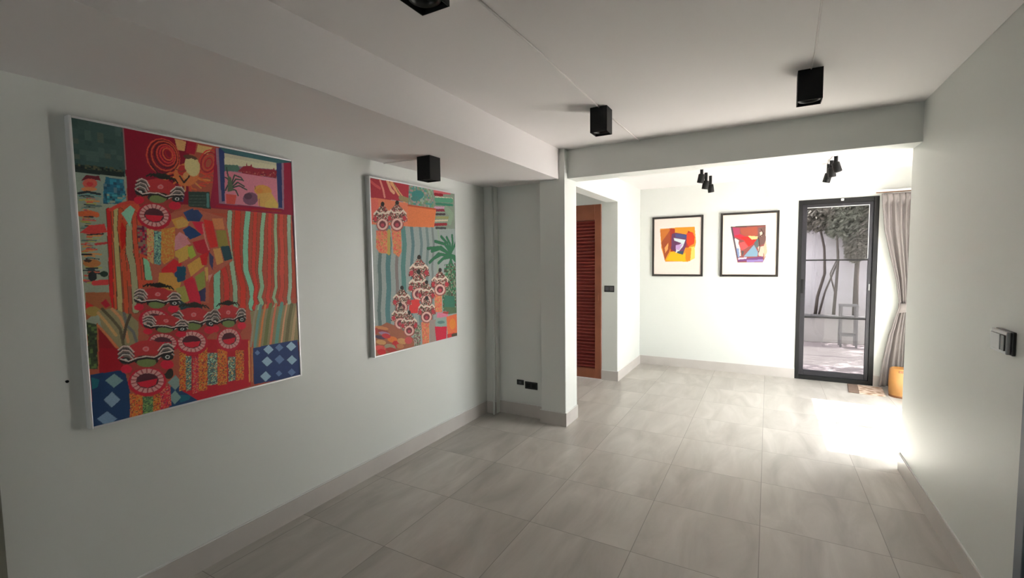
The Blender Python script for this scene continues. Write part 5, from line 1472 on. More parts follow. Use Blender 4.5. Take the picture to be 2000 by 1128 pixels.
ART_B = [
('p',(112,120,118),[-.025,-.014,1.048,-.018,1.048,1.021,-.029,1.011]),
('l',(122,128,124),.0576,[.011,.266,.024,.368,.002,.49,.006,.613,-.013,.735,-.006,.839]),
('l',(70,86,84),.0332,[.076,.263,.089,.367,.067,.491,.071,.616,.051,.74,.058,.845]),
('l',(56,92,94),.0487,[.162,.26,.176,.365,.153,.492,.157,.62,.137,.746,.144,.854]),
('l',(96,90,88),.0332,[.252,.256,.266,.364,.242,.494,.247,.624,.226,.753,.234,.862]),
('l',(60,98,94),.0487,[.324,.253,.339,.363,.315,.495,.32,.627,.298,.758,.306,.87]),
('l',(66,92,94),.0354,[.421,.249,.437,.361,.411,.496,.417,.631,.394,.765,.403,.879]),
('l',(80,98,98),.031,[.522,.245,.539,.359,.512,.497,.519,.636,.495,.773,.504,.889]),
('l',(84,100,98),.031,[.604,.242,.621,.358,.594,.499,.601,.639,.576,.779,.586,.897]),
('l',(90,98,96),.0266,[.676,.239,.694,.357,.667,.499,.673,.642,.648,.784,.659,.904]),
('l',(110,124,110),.0266,[.751,.236,.77,.356,.741,.501,.748,.646,.723,.79,.734,.912]),
('p',(128,32,42),[-.012,.007,.413,-.001,.391,.109,.277,.106,-.008,.116]),
('l',(190,120,110),.0177,[.098,.003,.129,.057,.141,.097]),
('l',(190,140,110),.0273,[.174,.003,.207,.05,.235,.063]),
('l',(192,138,98),.0354,[.217,.01,.294,.065,.353,.104]),
('l',(150,60,60),.0209,[.01,.023,.055,.041,.095,.052]),
('l',(90,80,50),.008,[.238,.008,.28,.051,.331,.086]),
('l',(110,100,70),.0402,[.308,.088,.4,.097]),
('p',(96,104,92),[.405,.004,.707,-.004,.718,.125,.39,.126]),
('s',[(60,106,100),(120,100,100),(84,110,80),(110,124,112)],.8,5,[.405,.004,.707,-.004,.718,.125,.39,.126]),
('p',(44,100,96),[.582,.045,.574,.059,.552,.071,.522,.079,.489,.081,.46,.078,.44,.07,.434,.058,.441,.045,.462,.033,.492,.025,.525,.022,.555,.025,.575,.033]),
('p',(50,96,92),[.522,.075,.517,.083,.502,.09,.482,.094,.461,.096,.442,.094,.429,.089,.424,.083,.429,.075,.443,.069,.463,.064,.484,.062,.504,.064,.517,.068]),
('p',(96,106,94),[.689,-.002,1.017,-.009,1.003,.243,.72,.254]),
('l',(150,72,78),.0354,[.724,.012,.931,-.002]),
('l',(110,18,30),.0241,[.723,.029,.824,.025]),
('l',(170,160,140),.0112,[.731,.046,.969,.036]),
('l',(60,112,88),.0402,[.739,.063,.958,.05]),
('l',(40,96,76),.0209,[.738,.089,.966,.081]),
('l',(150,110,130),.0177,[.718,.116,.877,.105]),
('l',(100,24,44),.0209,[.726,.133,.857,.124]),
('l',(50,40,44),.0177,[.734,.158,.855,.151]),
('l',(110,110,70),.0209,[.733,.18,.902,.171]),
('l',(150,140,120),.0145,[.713,.202,.921,.188]),
('l',(110,26,34),.0241,[.694,.229,.871,.217]),
('l',(44,50,48),.0177,[.729,.249,.86,.244]),
('l',(100,116,98),.0562,[.876,.114,.953,.146,.92,.201]),
('p',(188,104,76),[-.008,.113,.092,.109,.391,.113,.391,.254,-.003,.259]),
('p',(172,82,70),[-.002,.12,.078,.113,.079,.226,-.003,.255]),
('p',(204,112,66),[.39,.126,.736,.128,.702,.246,.383,.255]),
('l',(140,60,36),.0129,[.39,.126,.731,.126]),
('l',(40,74,60),.0273,[.916,.423,.794,.375,.613,.385]),
('l',(30,84,54),.0161,[.916,.423,.794,.375,.613,.385]),
('l',(40,74,60),.0273,[.911,.418,.774,.384,.665,.402]),
('l',(30,84,54),.0161,[.911,.418,.774,.384,.665,.402]),
('l',(40,74,60),.0273,[.905,.432,.754,.419,.634,.475]),
('l',(30,84,54),.0161,[.905,.432,.754,.419,.634,.475]),
('l',(40,74,60),.0273,[.917,.405,.842,.352,.713,.337]),
('l',(30,84,54),.0161,[.917,.405,.842,.352,.713,.337]),
('l',(40,74,60),.0273,[.905,.441,.818,.45,.751,.48]),
('l',(30,84,54),.0161,[.905,.441,.818,.45,.751,.48]),
('l',(40,74,60),.0273,[.935,.432,1.013,.478,1.02,.524]),
('l',(30,84,54),.0161,[.935,.432,1.013,.478,1.02,.524]),
('l',(40,74,60),.0273,[.926,.414,.989,.358,1.011,.331]),
('l',(30,84,54),.0161,[.926,.414,.989,.358,1.011,.331]),
('l',(40,74,60),.0273,[.915,.432,.96,.523,.915,.604]),
('l',(30,84,54),.0161,[.915,.432,.96,.523,.915,.604]),
('l',(40,74,60),.0273,[.917,.405,.92,.35,.873,.306]),
('l',(30,84,54),.0161,[.917,.405,.92,.35,.873,.306]),
('l',(40,74,60),.0273,[.934,.45,.881,.522,.933,.65]),
('l',(30,84,54),.0161,[.934,.45,.881,.522,.933,.65]),
('l',(40,74,60),.0273,[.925,.427,.985,.436,1.029,.469]),
('l',(30,84,54),.0161,[.925,.427,.985,.436,1.029,.469]),
('l',(40,74,60),.0273,[.905,.432,.791,.423,.689,.449]),
('l',(30,84,54),.0161,[.905,.432,.791,.423,.689,.449]),
('l',(40,74,60),.0273,[.921,.405,.881,.347,.797,.304]),
('l',(30,84,54),.0161,[.921,.405,.881,.347,.797,.304]),
('l',(40,74,60),.0273,[.931,.409,.96,.341,.953,.291]),
('l',(30,84,54),.0161,[.931,.409,.96,.341,.953,.291]),
('p',(70,84,66),[.863,.49,1.011,.506,1.009,.83,.798,.805,.794,.698]),
('s',[(40,70,48),(100,110,90),(60,50,40),(36,92,64)],.85,4,[.834,.49,1.013,.483,1.009,.83,.798,.805,.794,.698]),
('p',(40,86,70),[.823,.699,.969,.716,.974,.809,.817,.802]),
('p',(190,108,80),[.047,.291,.157,.287,.163,.421,.073,.417,.041,.388]),
('s',[(170,70,64),(206,140,90),(140,110,60)],.5,3,[.047,.291,.157,.287,.163,.421,.073,.417,.041,.388]),
('p',(190,108,80),[.2,.27,.304,.266,.303,.408,.272,.44,.214,.417]),
('s',[(170,70,64),(206,140,90),(140,110,60)],.5,3,[.2,.27,.304,.266,.303,.408,.272,.44,.214,.417]),
('l',(140,120,60),.0321,[.174,.29,.167,.417]),
('p',(104,70,62),[.015,.242,.032,.196,.08,.164,.118,.133,.154,.16,.201,.186,.215,.232,.111,.26]),
('s',[(60,36,34),(176,160,146),(130,40,44),(92,84,64),(40,36,30)],.8,2,[.015,.242,.032,.196,.08,.164,.118,.133,.154,.16,.201,.186,.215,.232,.111,.26]),
('p',(34,28,24),[.136,.138,.134,.144,.129,.148,.121,.151,.113,.152,.106,.15,.101,.146,.099,.14,.102,.135,.107,.13,.114,.127,.123,.126,.13,.128,.135,.132]),
('l',(196,180,166),.0134,[.032,.201,.058,.183,.083,.196,.115,.188,.147,.192,.174,.176,.2,.192]),
('p',(140,40,48),[.061,.225,.059,.231,.054,.237,.046,.24,.039,.24,.032,.238,.027,.233,.026,.227,.028,.221,.033,.216,.04,.212,.048,.212,.055,.214,.06,.219]),
('p',(140,40,48),[.204,.218,.202,.224,.197,.23,.189,.233,.18,.233,.173,.231,.168,.226,.166,.22,.169,.213,.174,.208,.182,.205,.19,.204,.198,.207,.203,.212]),
('p',(120,60,56),[.175,.254,.168,.27,.149,.284,.123,.292,.095,.293,.071,.287,.054,.275,.049,.26,.056,.244,.074,.231,.099,.223,.127,.221,.152,.227,.17,.239]),
('p',(196,160,150),[.165,.252,.161,.263,.151,.273,.136,.281,.119,.285,.1,.286,.084,.283,.07,.276,.062,.267,.059,.256,.063,.246,.073,.236,.087,.228,.104,.223,.122,.223,.139,.225,.153,.232,.162,.241]),
('p',(84,34,40),[.146,.253,.142,.262,.132,.27,.118,.274,.102,.275,.089,.271,.08,.264,.077,.256,.081,.247,.091,.239,.105,.234,.12,.234,.134,.237,.143,.244]),
('p',(140,50,60),[.129,.258,.127,.262,.122,.266,.114,.268,.107,.269,.1,.267,.095,.264,.093,.259,.095,.255,.1,.251,.108,.249,.116,.248,.123,.25,.127,.253]),
('p',(104,70,62),[.153,.232,.173,.182,.226,.148,.269,.114,.309,.143,.363,.171,.379,.221,.261,.252]),
('s',[(60,36,34),(176,160,146),(130,40,44),(92,84,64),(40,36,30)],.8,2,[.153,.232,.173,.182,.226,.148,.269,.114,.309,.143,.363,.171,.379,.221,.261,.252]),
('p',(34,28,24),[.29,.119,.287,.125,.281,.13,.273,.134,.263,.134,.255,.132,.25,.128,.248,.122,.251,.115,.257,.11,.265,.107,.274,.106,.283,.108,.288,.113]),
('l',(196,180,166),.0141,[.172,.188,.202,.168,.23,.182,.266,.174,.301,.178,.333,.16,.363,.177]),
('p',(140,40,48),[.205,.214,.203,.221,.197,.227,.189,.23,.18,.231,.172,.228,.167,.223,.165,.216,.167,.21,.173,.204,.181,.201,.19,.2,.198,.203,.204,.208]),
('p',(140,40,48),[.367,.206,.365,.213,.358,.219,.349,.222,.34,.223,.331,.22,.326,.215,.324,.208,.326,.201,.333,.195,.342,.192,.351,.191,.36,.194,.365,.199]),
('p',(120,60,56),[.334,.246,.326,.263,.305,.278,.275,.287,.244,.288,.216,.281,.197,.268,.192,.252,.199,.235,.219,.22,.248,.211,.28,.21,.308,.216,.328,.229]),
('p',(196,160,150),[.322,.243,.318,.255,.307,.266,.29,.275,.27,.279,.25,.28,.231,.277,.216,.27,.206,.26,.203,.248,.207,.237,.218,.226,.234,.217,.253,.212,.274,.211,.293,.214,.309,.221,.319,.231]),
('p',(84,34,40),[.301,.244,.297,.254,.285,.262,.269,.267,.252,.268,.237,.264,.226,.257,.223,.247,.227,.238,.239,.229,.254,.224,.272,.223,.287,.227,.298,.234]),
('p',(140,50,60),[.282,.25,.28,.255,.274,.259,.265,.261,.256,.262,.249,.26,.243,.256,.241,.251,.244,.246,.25,.242,.258,.24,.267,.239,.275,.241,.28,.245]),
('p',(104,70,62),[.372,.554,.394,.501,.455,.468,.504,.434,.55,.469,.612,.504,.63,.561,.496,.584]),
('s',[(60,36,34),(176,160,146),(130,40,44),(92,84,64),(40,36,30)],.8,2,[.372,.554,.394,.501,.455,.468,.504,.434,.55,.469,.612,.504,.63,.561,.496,.584]),
('p',(34,28,24),[.528,.441,.525,.448,.518,.453,.508,.456,.498,.456,.488,.453,.482,.448,.48,.441,.483,.435,.49,.429,.499,.426,.51,.426,.519,.429,.526,.435]),
('l',(196,180,166),.0145,[.394,.508,.428,.488,.46,.505,.5,.499,.541,.507,.577,.49,.611,.511]),
('p',(140,40,48),[.431,.538,.429,.546,.422,.551,.413,.554,.402,.554,.393,.551,.387,.545,.386,.537,.388,.53,.395,.525,.404,.522,.414,.522,.423,.525,.429,.531]),
('p',(140,40,48),[.617,.543,.614,.55,.606,.556,.596,.559,.585,.559,.576,.555,.569,.549,.567,.542,.57,.534,.577,.528,.587,.525,.598,.525,.608,.529,.614,.535]),
('p',(120,60,56),[.579,.584,.569,.602,.545,.616,.512,.623,.476,.622,.444,.612,.423,.597,.416,.578,.425,.56,.448,.546,.48,.539,.516,.54,.549,.549,.571,.564]),
('p',(196,160,150),[.565,.58,.56,.592,.547,.603,.528,.611,.506,.615,.482,.614,.461,.609,.443,.6,.432,.588,.429,.575,.434,.563,.446,.552,.464,.544,.486,.54,.51,.541,.532,.546,.55,.555,.561,.566]),
('p',(84,34,40),[.541,.579,.536,.589,.523,.598,.505,.602,.485,.601,.467,.596,.455,.587,.452,.576,.457,.566,.469,.558,.487,.553,.507,.554,.525,.559,.537,.568]),
('p',(140,50,60),[.519,.583,.516,.589,.51,.593,.5,.595,.49,.594,.481,.592,.475,.587,.473,.582,.475,.577,.482,.573,.491,.57,.502,.571,.511,.573,.517,.578]),
('p',(104,70,62),[.36,.646,.383,.592,.445,.56,.495,.526,.542,.563,.605,.6,.623,.658,.486,.68]),
('s',[(60,36,34),(176,160,146),(130,40,44),(92,84,64),(40,36,30)],.8,2,[.36,.646,.383,.592,.445,.56,.495,.526,.542,.563,.605,.6,.623,.658,.486,.68]),
('p',(34,28,24),[.519,.534,.516,.541,.509,.546,.499,.549,.488,.549,.479,.545,.472,.54,.47,.533,.473,.526,.48,.521,.49,.518,.501,.518,.51,.521,.517,.527]),
('l',(196,180,166),.0148,[.382,.599,.417,.58,.449,.598,.491,.593,.533,.601,.569,.585,.604,.607]),
('p',(140,40,48),[.42,.631,.418,.639,.411,.644,.401,.647,.391,.647,.382,.643,.376,.637,.374,.629,.377,.622,.383,.617,.393,.614,.403,.614,.412,.618,.419,.624]),
('p',(140,40,48),[.61,.64,.607,.647,.599,.653,.589,.656,.578,.656,.568,.652,.561,.645,.559,.638,.562,.63,.569,.624,.58,.621,.591,.621,.601,.625,.608,.632]),
('p',(120,60,56),[.571,.681,.562,.7,.537,.714,.503,.72,.466,.718,.433,.707,.412,.691,.405,.672,.414,.654,.437,.64,.47,.633,.507,.635,.541,.645,.564,.661]),
('p',(196,160,150),[.557,.676,.552,.69,.539,.701,.52,.708,.497,.711,.473,.71,.45,.704,.433,.694,.422,.682,.418,.669,.423,.657,.435,.646,.454,.638,.477,.635,.501,.636,.523,.641,.542,.651,.553,.663]),
('p',(84,34,40),[.533,.675,.528,.686,.514,.694,.495,.698,.475,.697,.457,.691,.445,.681,.441,.67,.446,.66,.459,.652,.478,.648,.498,.649,.516,.655,.529,.664]),
('p',(140,50,60),[.51,.679,.507,.685,.501,.689,.491,.691,.48,.69,.471,.687,.465,.682,.463,.677,.465,.671,.472,.667,.482,.666,.492,.666,.502,.669,.508,.674]),
('p',(176,40,36),[.379,.716,.46,.705,.508,.741,.488,.794,.375,.785]),
('p',(190,108,80),[.685,.683,.785,.688,.788,.813,.687,.805]),
('s',[(170,70,64),(206,140,90),(140,110,60)],.5,3,[.685,.683,.785,.688,.788,.813,.687,.805]),
('p',(104,70,62),[.638,.634,.66,.584,.722,.553,.771,.522,.818,.556,.88,.59,.899,.645,.763,.665]),
('s',[(60,36,34),(176,160,146),(130,40,44),(92,84,64),(40,36,30)],.8,2,[.638,.634,.66,.584,.722,.553,.771,.522,.818,.556,.88,.59,.899,.645,.763,.665]),
('p',(34,28,24),[.795,.529,.792,.535,.785,.54,.776,.543,.765,.542,.755,.539,.749,.534,.747,.528,.75,.522,.757,.517,.766,.514,.777,.514,.787,.517,.793,.522]),
('l',(196,180,166),.0131,[.66,.59,.694,.572,.727,.589,.768,.584,.809,.591,.845,.576,.88,.597]),
('p',(140,40,48),[.698,.62,.695,.627,.689,.632,.679,.635,.669,.635,.66,.631,.654,.625,.652,.618,.654,.611,.661,.606,.67,.603,.681,.604,.69,.607,.696,.613]),
('p',(140,40,48),[.885,.627,.882,.634,.875,.64,.865,.643,.854,.642,.844,.639,.837,.633,.835,.625,.838,.618,.845,.613,.856,.61,.867,.61,.877,.614,.883,.62]),
('p',(120,60,56),[.847,.666,.838,.683,.814,.696,.78,.702,.743,.7,.711,.691,.689,.676,.683,.658,.691,.641,.714,.628,.747,.621,.784,.623,.817,.632,.84,.647]),
('p',(196,160,150),[.833,.662,.828,.674,.816,.684,.797,.691,.774,.694,.75,.693,.728,.688,.71,.679,.699,.668,.696,.655,.701,.643,.713,.633,.731,.626,.754,.623,.778,.624,.8,.629,.818,.638,.83,.649]),
('p',(84,34,40),[.809,.661,.804,.671,.791,.678,.773,.682,.752,.681,.735,.675,.723,.667,.719,.656,.724,.647,.737,.639,.755,.635,.775,.636,.793,.641,.805,.65]),
('p',(140,50,60),[.787,.665,.784,.67,.778,.673,.768,.675,.758,.675,.748,.672,.742,.667,.74,.662,.743,.657,.749,.654,.759,.652,.769,.652,.779,.655,.785,.659]),
('p',(104,70,62),[.47,.696,.49,.651,.545,.624,.588,.596,.629,.627,.683,.66,.699,.709,.581,.726]),
('s',[(60,36,34),(176,160,146),(130,40,44),(92,84,64),(40,36,30)],.8,2,[.47,.696,.49,.651,.545,.624,.588,.596,.629,.627,.683,.66,.699,.709,.581,.726]),
('p',(34,28,24),[.609,.602,.607,.608,.6,.612,.592,.615,.582,.614,.574,.611,.569,.607,.567,.601,.569,.595,.575,.591,.584,.588,.593,.589,.602,.592,.607,.596]),
('l',(196,180,166),.0124,[.49,.656,.52,.64,.549,.656,.585,.652,.621,.66,.653,.646,.683,.666]),
('p',(140,40,48),[.524,.684,.521,.691,.515,.695,.507,.698,.498,.697,.49,.694,.484,.689,.483,.682,.485,.676,.491,.671,.499,.669,.508,.669,.516,.673,.522,.678]),
('p',(140,40,48),[.688,.693,.685,.7,.679,.705,.67,.707,.66,.706,.651,.703,.646,.698,.644,.691,.646,.684,.653,.68,.662,.677,.671,.678,.68,.681,.686,.687]),
('p',(120,60,56),[.654,.728,.646,.744,.625,.755,.595,.76,.563,.758,.535,.749,.516,.735,.51,.719,.518,.703,.538,.692,.567,.686,.599,.688,.628,.697,.648,.711]),
('p',(196,160,150),[.642,.724,.638,.735,.627,.744,.61,.751,.59,.753,.569,.752,.55,.746,.534,.738,.525,.728,.522,.717,.526,.706,.537,.697,.553,.69,.572,.688,.593,.689,.613,.694,.629,.702,.639,.712]),
('p',(84,34,40),[.621,.723,.617,.732,.605,.739,.589,.742,.571,.74,.556,.735,.545,.727,.542,.718,.546,.709,.557,.702,.573,.699,.591,.7,.607,.705,.618,.713]),
('p',(140,50,60),[.601,.726,.599,.73,.593,.734,.585,.735,.576,.735,.568,.732,.562,.728,.561,.723,.563,.719,.569,.716,.577,.714,.586,.715,.594,.717,.6,.721]),
('p',(165,40,40),[.374,.703,.487,.706,.507,.766,.429,.791,.37,.771]),
('p',(160,36,40),[.538,.764,.701,.772,.682,.807,.536,.796]),
('p',(104,70,62),[.186,.718,.204,.673,.255,.646,.296,.618,.334,.65,.385,.683,.4,.732,.289,.749]),
('s',[(60,36,34),(176,160,146),(130,40,44),(92,84,64),(40,36,30)],.8,2,[.186,.718,.204,.673,.255,.646,.296,.618,.334,.65,.385,.683,.4,.732,.289,.749]),
('p',(34,28,24),[.316,.625,.313,.631,.308,.635,.299,.638,.291,.637,.283,.634,.278,.629,.276,.624,.278,.618,.284,.613,.292,.611,.301,.612,.309,.614,.314,.619]),
('l',(196,180,166),.0132,[.204,.679,.232,.663,.259,.679,.293,.675,.327,.683,.356,.669,.385,.689]),
('p',(140,40,48),[.235,.707,.233,.713,.228,.718,.22,.72,.211,.719,.204,.716,.199,.711,.197,.704,.199,.698,.205,.693,.213,.691,.221,.692,.229,.695,.234,.7]),
('p',(140,40,48),[.389,.716,.387,.723,.381,.728,.372,.73,.363,.729,.355,.726,.35,.72,.348,.714,.35,.707,.356,.703,.365,.7,.374,.701,.382,.704,.387,.71]),
('p',(120,60,56),[.358,.751,.35,.766,.33,.778,.302,.783,.272,.781,.246,.771,.228,.757,.222,.741,.23,.726,.249,.714,.276,.709,.306,.711,.333,.72,.352,.734]),
('p',(196,160,150),[.346,.747,.342,.758,.332,.767,.316,.773,.297,.776,.278,.774,.26,.769,.245,.761,.236,.75,.234,.739,.238,.728,.248,.719,.263,.713,.281,.71,.301,.711,.319,.716,.334,.725,.343,.735]),
('p',(84,34,40),[.327,.745,.322,.754,.312,.761,.296,.764,.28,.763,.265,.758,.255,.75,.252,.74,.256,.731,.267,.725,.282,.721,.299,.723,.313,.728,.323,.736]),
('p',(140,50,60),[.308,.749,.306,.753,.3,.756,.293,.758,.284,.757,.277,.755,.271,.751,.27,.746,.272,.741,.277,.738,.285,.737,.294,.737,.301,.74,.307,.744]),
('p',(120,70,50),[.002,.844,.125,.817,.251,.858,.42,.951,.417,1.005,-.0,.998]),
('p',(150,96,60),[.141,.859,.132,.862,.111,.861,.083,.857,.052,.851,.026,.843,.009,.836,.004,.83,.013,.827,.033,.828,.061,.831,.091,.838,.118,.845,.136,.853]),
('p',(110,44,40),[.14,.877,.131,.879,.111,.878,.082,.874,.052,.867,.026,.859,.008,.852,.003,.847,.012,.845,.031,.846,.059,.85,.09,.857,.117,.864,.135,.872]),
('p',(120,90,110),[.153,.891,.145,.894,.127,.894,.104,.891,.079,.886,.057,.879,.043,.872,.04,.866,.047,.863,.064,.863,.087,.866,.112,.872,.134,.879,.149,.886]),
('p',(60,44,60),[.112,.908,.105,.911,.087,.911,.064,.908,.039,.903,.018,.896,.005,.889,.001,.883,.008,.88,.025,.88,.048,.883,.073,.889,.094,.896,.108,.903]),
('p',(150,110,70),[.111,.936,.103,.941,.087,.942,.066,.94,.044,.935,.026,.928,.014,.92,.012,.913,.019,.909,.035,.907,.055,.909,.077,.914,.096,.921,.108,.929]),
('p',(190,100,44),[.232,.936,.223,.942,.206,.945,.183,.943,.16,.938,.141,.93,.129,.921,.127,.912,.136,.906,.152,.903,.175,.905,.198,.91,.218,.918,.23,.927]),
('p',(176,70,64),[.109,.972,.1,.978,.081,.98,.058,.978,.033,.972,.013,.963,-.0,.954,-.002,.946,.006,.94,.024,.938,.047,.94,.072,.946,.093,.954,.106,.964]),
('p',(150,30,34),[.251,.966,.243,.974,.229,.979,.211,.979,.193,.975,.179,.967,.171,.958,.172,.948,.179,.94,.194,.935,.211,.935,.229,.939,.243,.947,.251,.956]),
('p',(120,110,90),[.209,.978,.199,.984,.18,.986,.155,.983,.13,.977,.108,.969,.095,.959,.093,.95,.101,.945,.12,.942,.144,.945,.17,.951,.192,.959,.206,.969]),
('p',(160,30,36),[.108,.992,.1,.999,.085,1.001,.066,1.0,.047,.995,.031,.988,.022,.979,.021,.971,.028,.965,.043,.962,.061,.963,.081,.968,.097,.975,.106,.984]),
('p',(150,110,70),[.337,.959,.328,.966,.309,.968,.286,.966,.261,.961,.241,.953,.229,.943,.227,.935,.236,.928,.254,.926,.277,.927,.301,.933,.322,.941,.335,.95]),
('p',(130,40,36),[.221,.998,.213,1.002,.194,1.003,.169,1.0,.143,.994,.121,.985,.108,.977,.104,.97,.113,.965,.131,.965,.155,.967,.181,.974,.204,.982,.218,.991]),
('p',(140,90,60),[.3,.983,.293,.988,.279,.991,.261,.989,.243,.985,.228,.979,.22,.971,.218,.964,.225,.959,.238,.957,.256,.958,.274,.962,.289,.969,.298,.976]),
('p',(150,60,60),[.396,.961,.387,.969,.372,.974,.353,.974,.334,.97,.319,.962,.311,.952,.311,.942,.319,.934,.334,.929,.353,.929,.372,.933,.387,.941,.396,.951]),
('p',(150,40,44),[.159,.905,.152,.91,.137,.912,.118,.91,.098,.906,.082,.899,.072,.892,.07,.885,.077,.88,.091,.878,.11,.88,.13,.884,.147,.891,.157,.898]),
('p',(130,50,44),[.032,.86,.027,.868,.019,.874,.01,.876,.002,.874,-.004,.869,-.006,.861,-.004,.852,.001,.844,.009,.838,.018,.836,.026,.838,.032,.843,.034,.851]),
('p',(104,70,62),[.166,.811,.184,.768,.234,.743,.273,.717,.31,.748,.359,.781,.373,.83,.266,.843]),
('s',[(60,36,34),(176,160,146),(130,40,44),(92,84,64),(40,36,30)],.8,2,[.166,.811,.184,.768,.234,.743,.273,.717,.31,.748,.359,.781,.373,.83,.266,.843]),
('p',(34,28,24),[.292,.724,.29,.729,.284,.733,.276,.735,.268,.735,.26,.732,.255,.727,.254,.721,.256,.716,.261,.712,.269,.71,.278,.71,.285,.713,.29,.718]),
('l',(196,180,166),.0128,[.184,.773,.211,.758,.237,.774,.27,.771,.303,.78,.331,.767,.358,.787]),
('p',(140,40,48),[.214,.801,.212,.807,.207,.812,.199,.814,.191,.813,.184,.81,.179,.804,.177,.798,.18,.792,.185,.788,.192,.786,.201,.786,.208,.79,.213,.795]),
('p',(140,40,48),[.363,.814,.36,.82,.354,.825,.346,.827,.338,.826,.33,.823,.325,.817,.323,.81,.325,.804,.331,.8,.339,.798,.348,.798,.356,.802,.361,.807]),
('p',(120,60,56),[.332,.846,.325,.862,.306,.872,.279,.877,.25,.874,.224,.864,.207,.85,.202,.834,.209,.82,.227,.809,.254,.804,.283,.806,.309,.816,.327,.83]),
('p',(196,160,150),[.321,.843,.317,.853,.307,.862,.292,.868,.274,.87,.255,.868,.238,.862,.224,.854,.215,.843,.213,.832,.216,.822,.226,.813,.241,.808,.259,.805,.277,.807,.295,.812,.31,.821,.319,.831]),
('p',(84,34,40),[.302,.841,.298,.849,.288,.856,.273,.858,.257,.857,.243,.851,.234,.843,.231,.834,.235,.826,.245,.819,.259,.817,.275,.818,.29,.823,.299,.831]),
('p',(140,50,60),[.285,.843,.283,.848,.277,.851,.27,.852,.261,.851,.254,.849,.249,.845,.248,.84,.25,.836,.255,.833,.262,.831,.271,.832,.278,.835,.283,.839]),
('p',(100,108,90),[.409,.874,.501,.867,.494,.999,.417,.997]),
('s',[(60,90,60),(130,120,110),(90,60,60)],.8,3,[.409,.874,.501,.867,.494,.999,.417,.997]),
('p',(104,70,62),[.264,.865,.282,.823,.331,.8,.37,.775,.407,.806,.455,.838,.47,.886,.363,.897]),
('s',[(60,36,34),(176,160,146),(130,40,44),(92,84,64),(40,36,30)],.8,2,[.264,.865,.282,.823,.331,.8,.37,.775,.407,.806,.455,.838,.47,.886,.363,.897]),
('p',(34,28,24),[.389,.782,.387,.787,.381,.791,.373,.793,.365,.792,.358,.789,.353,.784,.351,.779,.353,.774,.359,.77,.366,.768,.375,.768,.382,.771,.387,.776]),
('l',(196,180,166),.0122,[.282,.828,.309,.814,.335,.83,.367,.828,.4,.836,.428,.825,.455,.844]),
('p',(140,40,48),[.312,.856,.31,.862,.304,.866,.297,.868,.289,.867,.282,.864,.277,.859,.275,.853,.278,.847,.283,.843,.29,.841,.298,.841,.306,.845,.311,.85]),
('p',(140,40,48),[.459,.87,.457,.876,.451,.881,.443,.883,.434,.882,.427,.878,.422,.873,.42,.866,.422,.86,.428,.856,.436,.854,.445,.855,.452,.858,.457,.864]),
('p',(120,60,56),[.429,.901,.422,.916,.403,.926,.376,.93,.347,.927,.322,.918,.305,.904,.3,.888,.307,.874,.325,.864,.351,.859,.38,.862,.406,.871,.423,.885]),
('p',(196,160,150),[.418,.898,.414,.908,.404,.916,.389,.921,.371,.923,.353,.921,.335,.916,.322,.907,.313,.897,.31,.886,.314,.876,.324,.868,.338,.863,.356,.861,.375,.863,.392,.868,.406,.876,.416,.887]),
('p',(84,34,40),[.4,.896,.395,.904,.385,.91,.37,.912,.355,.911,.341,.905,.331,.897,.328,.888,.332,.88,.342,.874,.357,.872,.373,.873,.387,.878,.396,.886]),
('p',(140,50,60),[.382,.898,.38,.902,.374,.905,.367,.906,.359,.905,.352,.903,.347,.899,.345,.894,.347,.89,.352,.887,.36,.886,.368,.887,.375,.889,.38,.893]),
('p',(190,108,80),[.51,.852,.613,.861,.605,1.001,.517,1.002]),
('s',[(170,70,64),(206,140,90),(140,110,60)],.5,3,[.51,.852,.613,.861,.605,1.001,.517,1.002]),
('p',(104,70,62),[.464,.799,.484,.752,.541,.725,.586,.697,.628,.731,.684,.766,.701,.818,.578,.833]),
('s',[(60,36,34),(176,160,146),(130,40,44),(92,84,64),(40,36,30)],.8,2,[.464,.799,.484,.752,.541,.725,.586,.697,.628,.731,.684,.766,.701,.818,.578,.833]),
('p',(34,28,24),[.607,.705,.605,.711,.598,.715,.59,.717,.58,.717,.571,.713,.565,.708,.564,.702,.566,.696,.572,.692,.581,.69,.591,.69,.6,.693,.606,.698]),
('l',(196,180,166),.0128,[.484,.758,.515,.742,.545,.759,.582,.756,.62,.765,.653,.751,.684,.772]),
('p',(140,40,48),[.519,.788,.516,.794,.51,.799,.501,.801,.492,.801,.484,.797,.478,.791,.477,.785,.479,.778,.485,.774,.494,.771,.503,.772,.511,.775,.517,.781]),
('p',(140,40,48),[.689,.801,.686,.808,.68,.813,.67,.815,.66,.814,.652,.81,.646,.804,.644,.798,.646,.791,.653,.786,.662,.784,.672,.784,.681,.788,.687,.794]),
('p',(120,60,56),[.654,.836,.646,.852,.624,.864,.593,.869,.56,.866,.53,.856,.511,.84,.505,.823,.513,.808,.534,.796,.564,.791,.597,.793,.627,.803,.648,.818]),
('p',(196,160,150),[.642,.832,.637,.843,.626,.853,.608,.859,.588,.861,.566,.859,.546,.853,.53,.844,.52,.833,.517,.821,.521,.81,.532,.801,.549,.795,.57,.792,.591,.794,.612,.8,.628,.809,.639,.82]),
('p',(84,34,40),[.62,.83,.615,.839,.603,.846,.587,.849,.568,.847,.552,.842,.541,.833,.538,.823,.542,.814,.554,.807,.571,.804,.589,.806,.605,.811,.616,.82]),
('p',(140,50,60),[.6,.833,.597,.838,.591,.841,.582,.842,.573,.842,.565,.839,.559,.834,.557,.829,.559,.825,.566,.821,.574,.82,.584,.821,.592,.824,.598,.828]),
('p',(118,106,100),[.614,.85,.697,.853,.688,1.007,.613,1.006]),
('p',(160,90,110),[.716,.81,.873,.826,.863,.85,.714,.846]),
('p',(150,20,44),[.681,.9,.85,.917,.836,1.003,.697,1.0]),
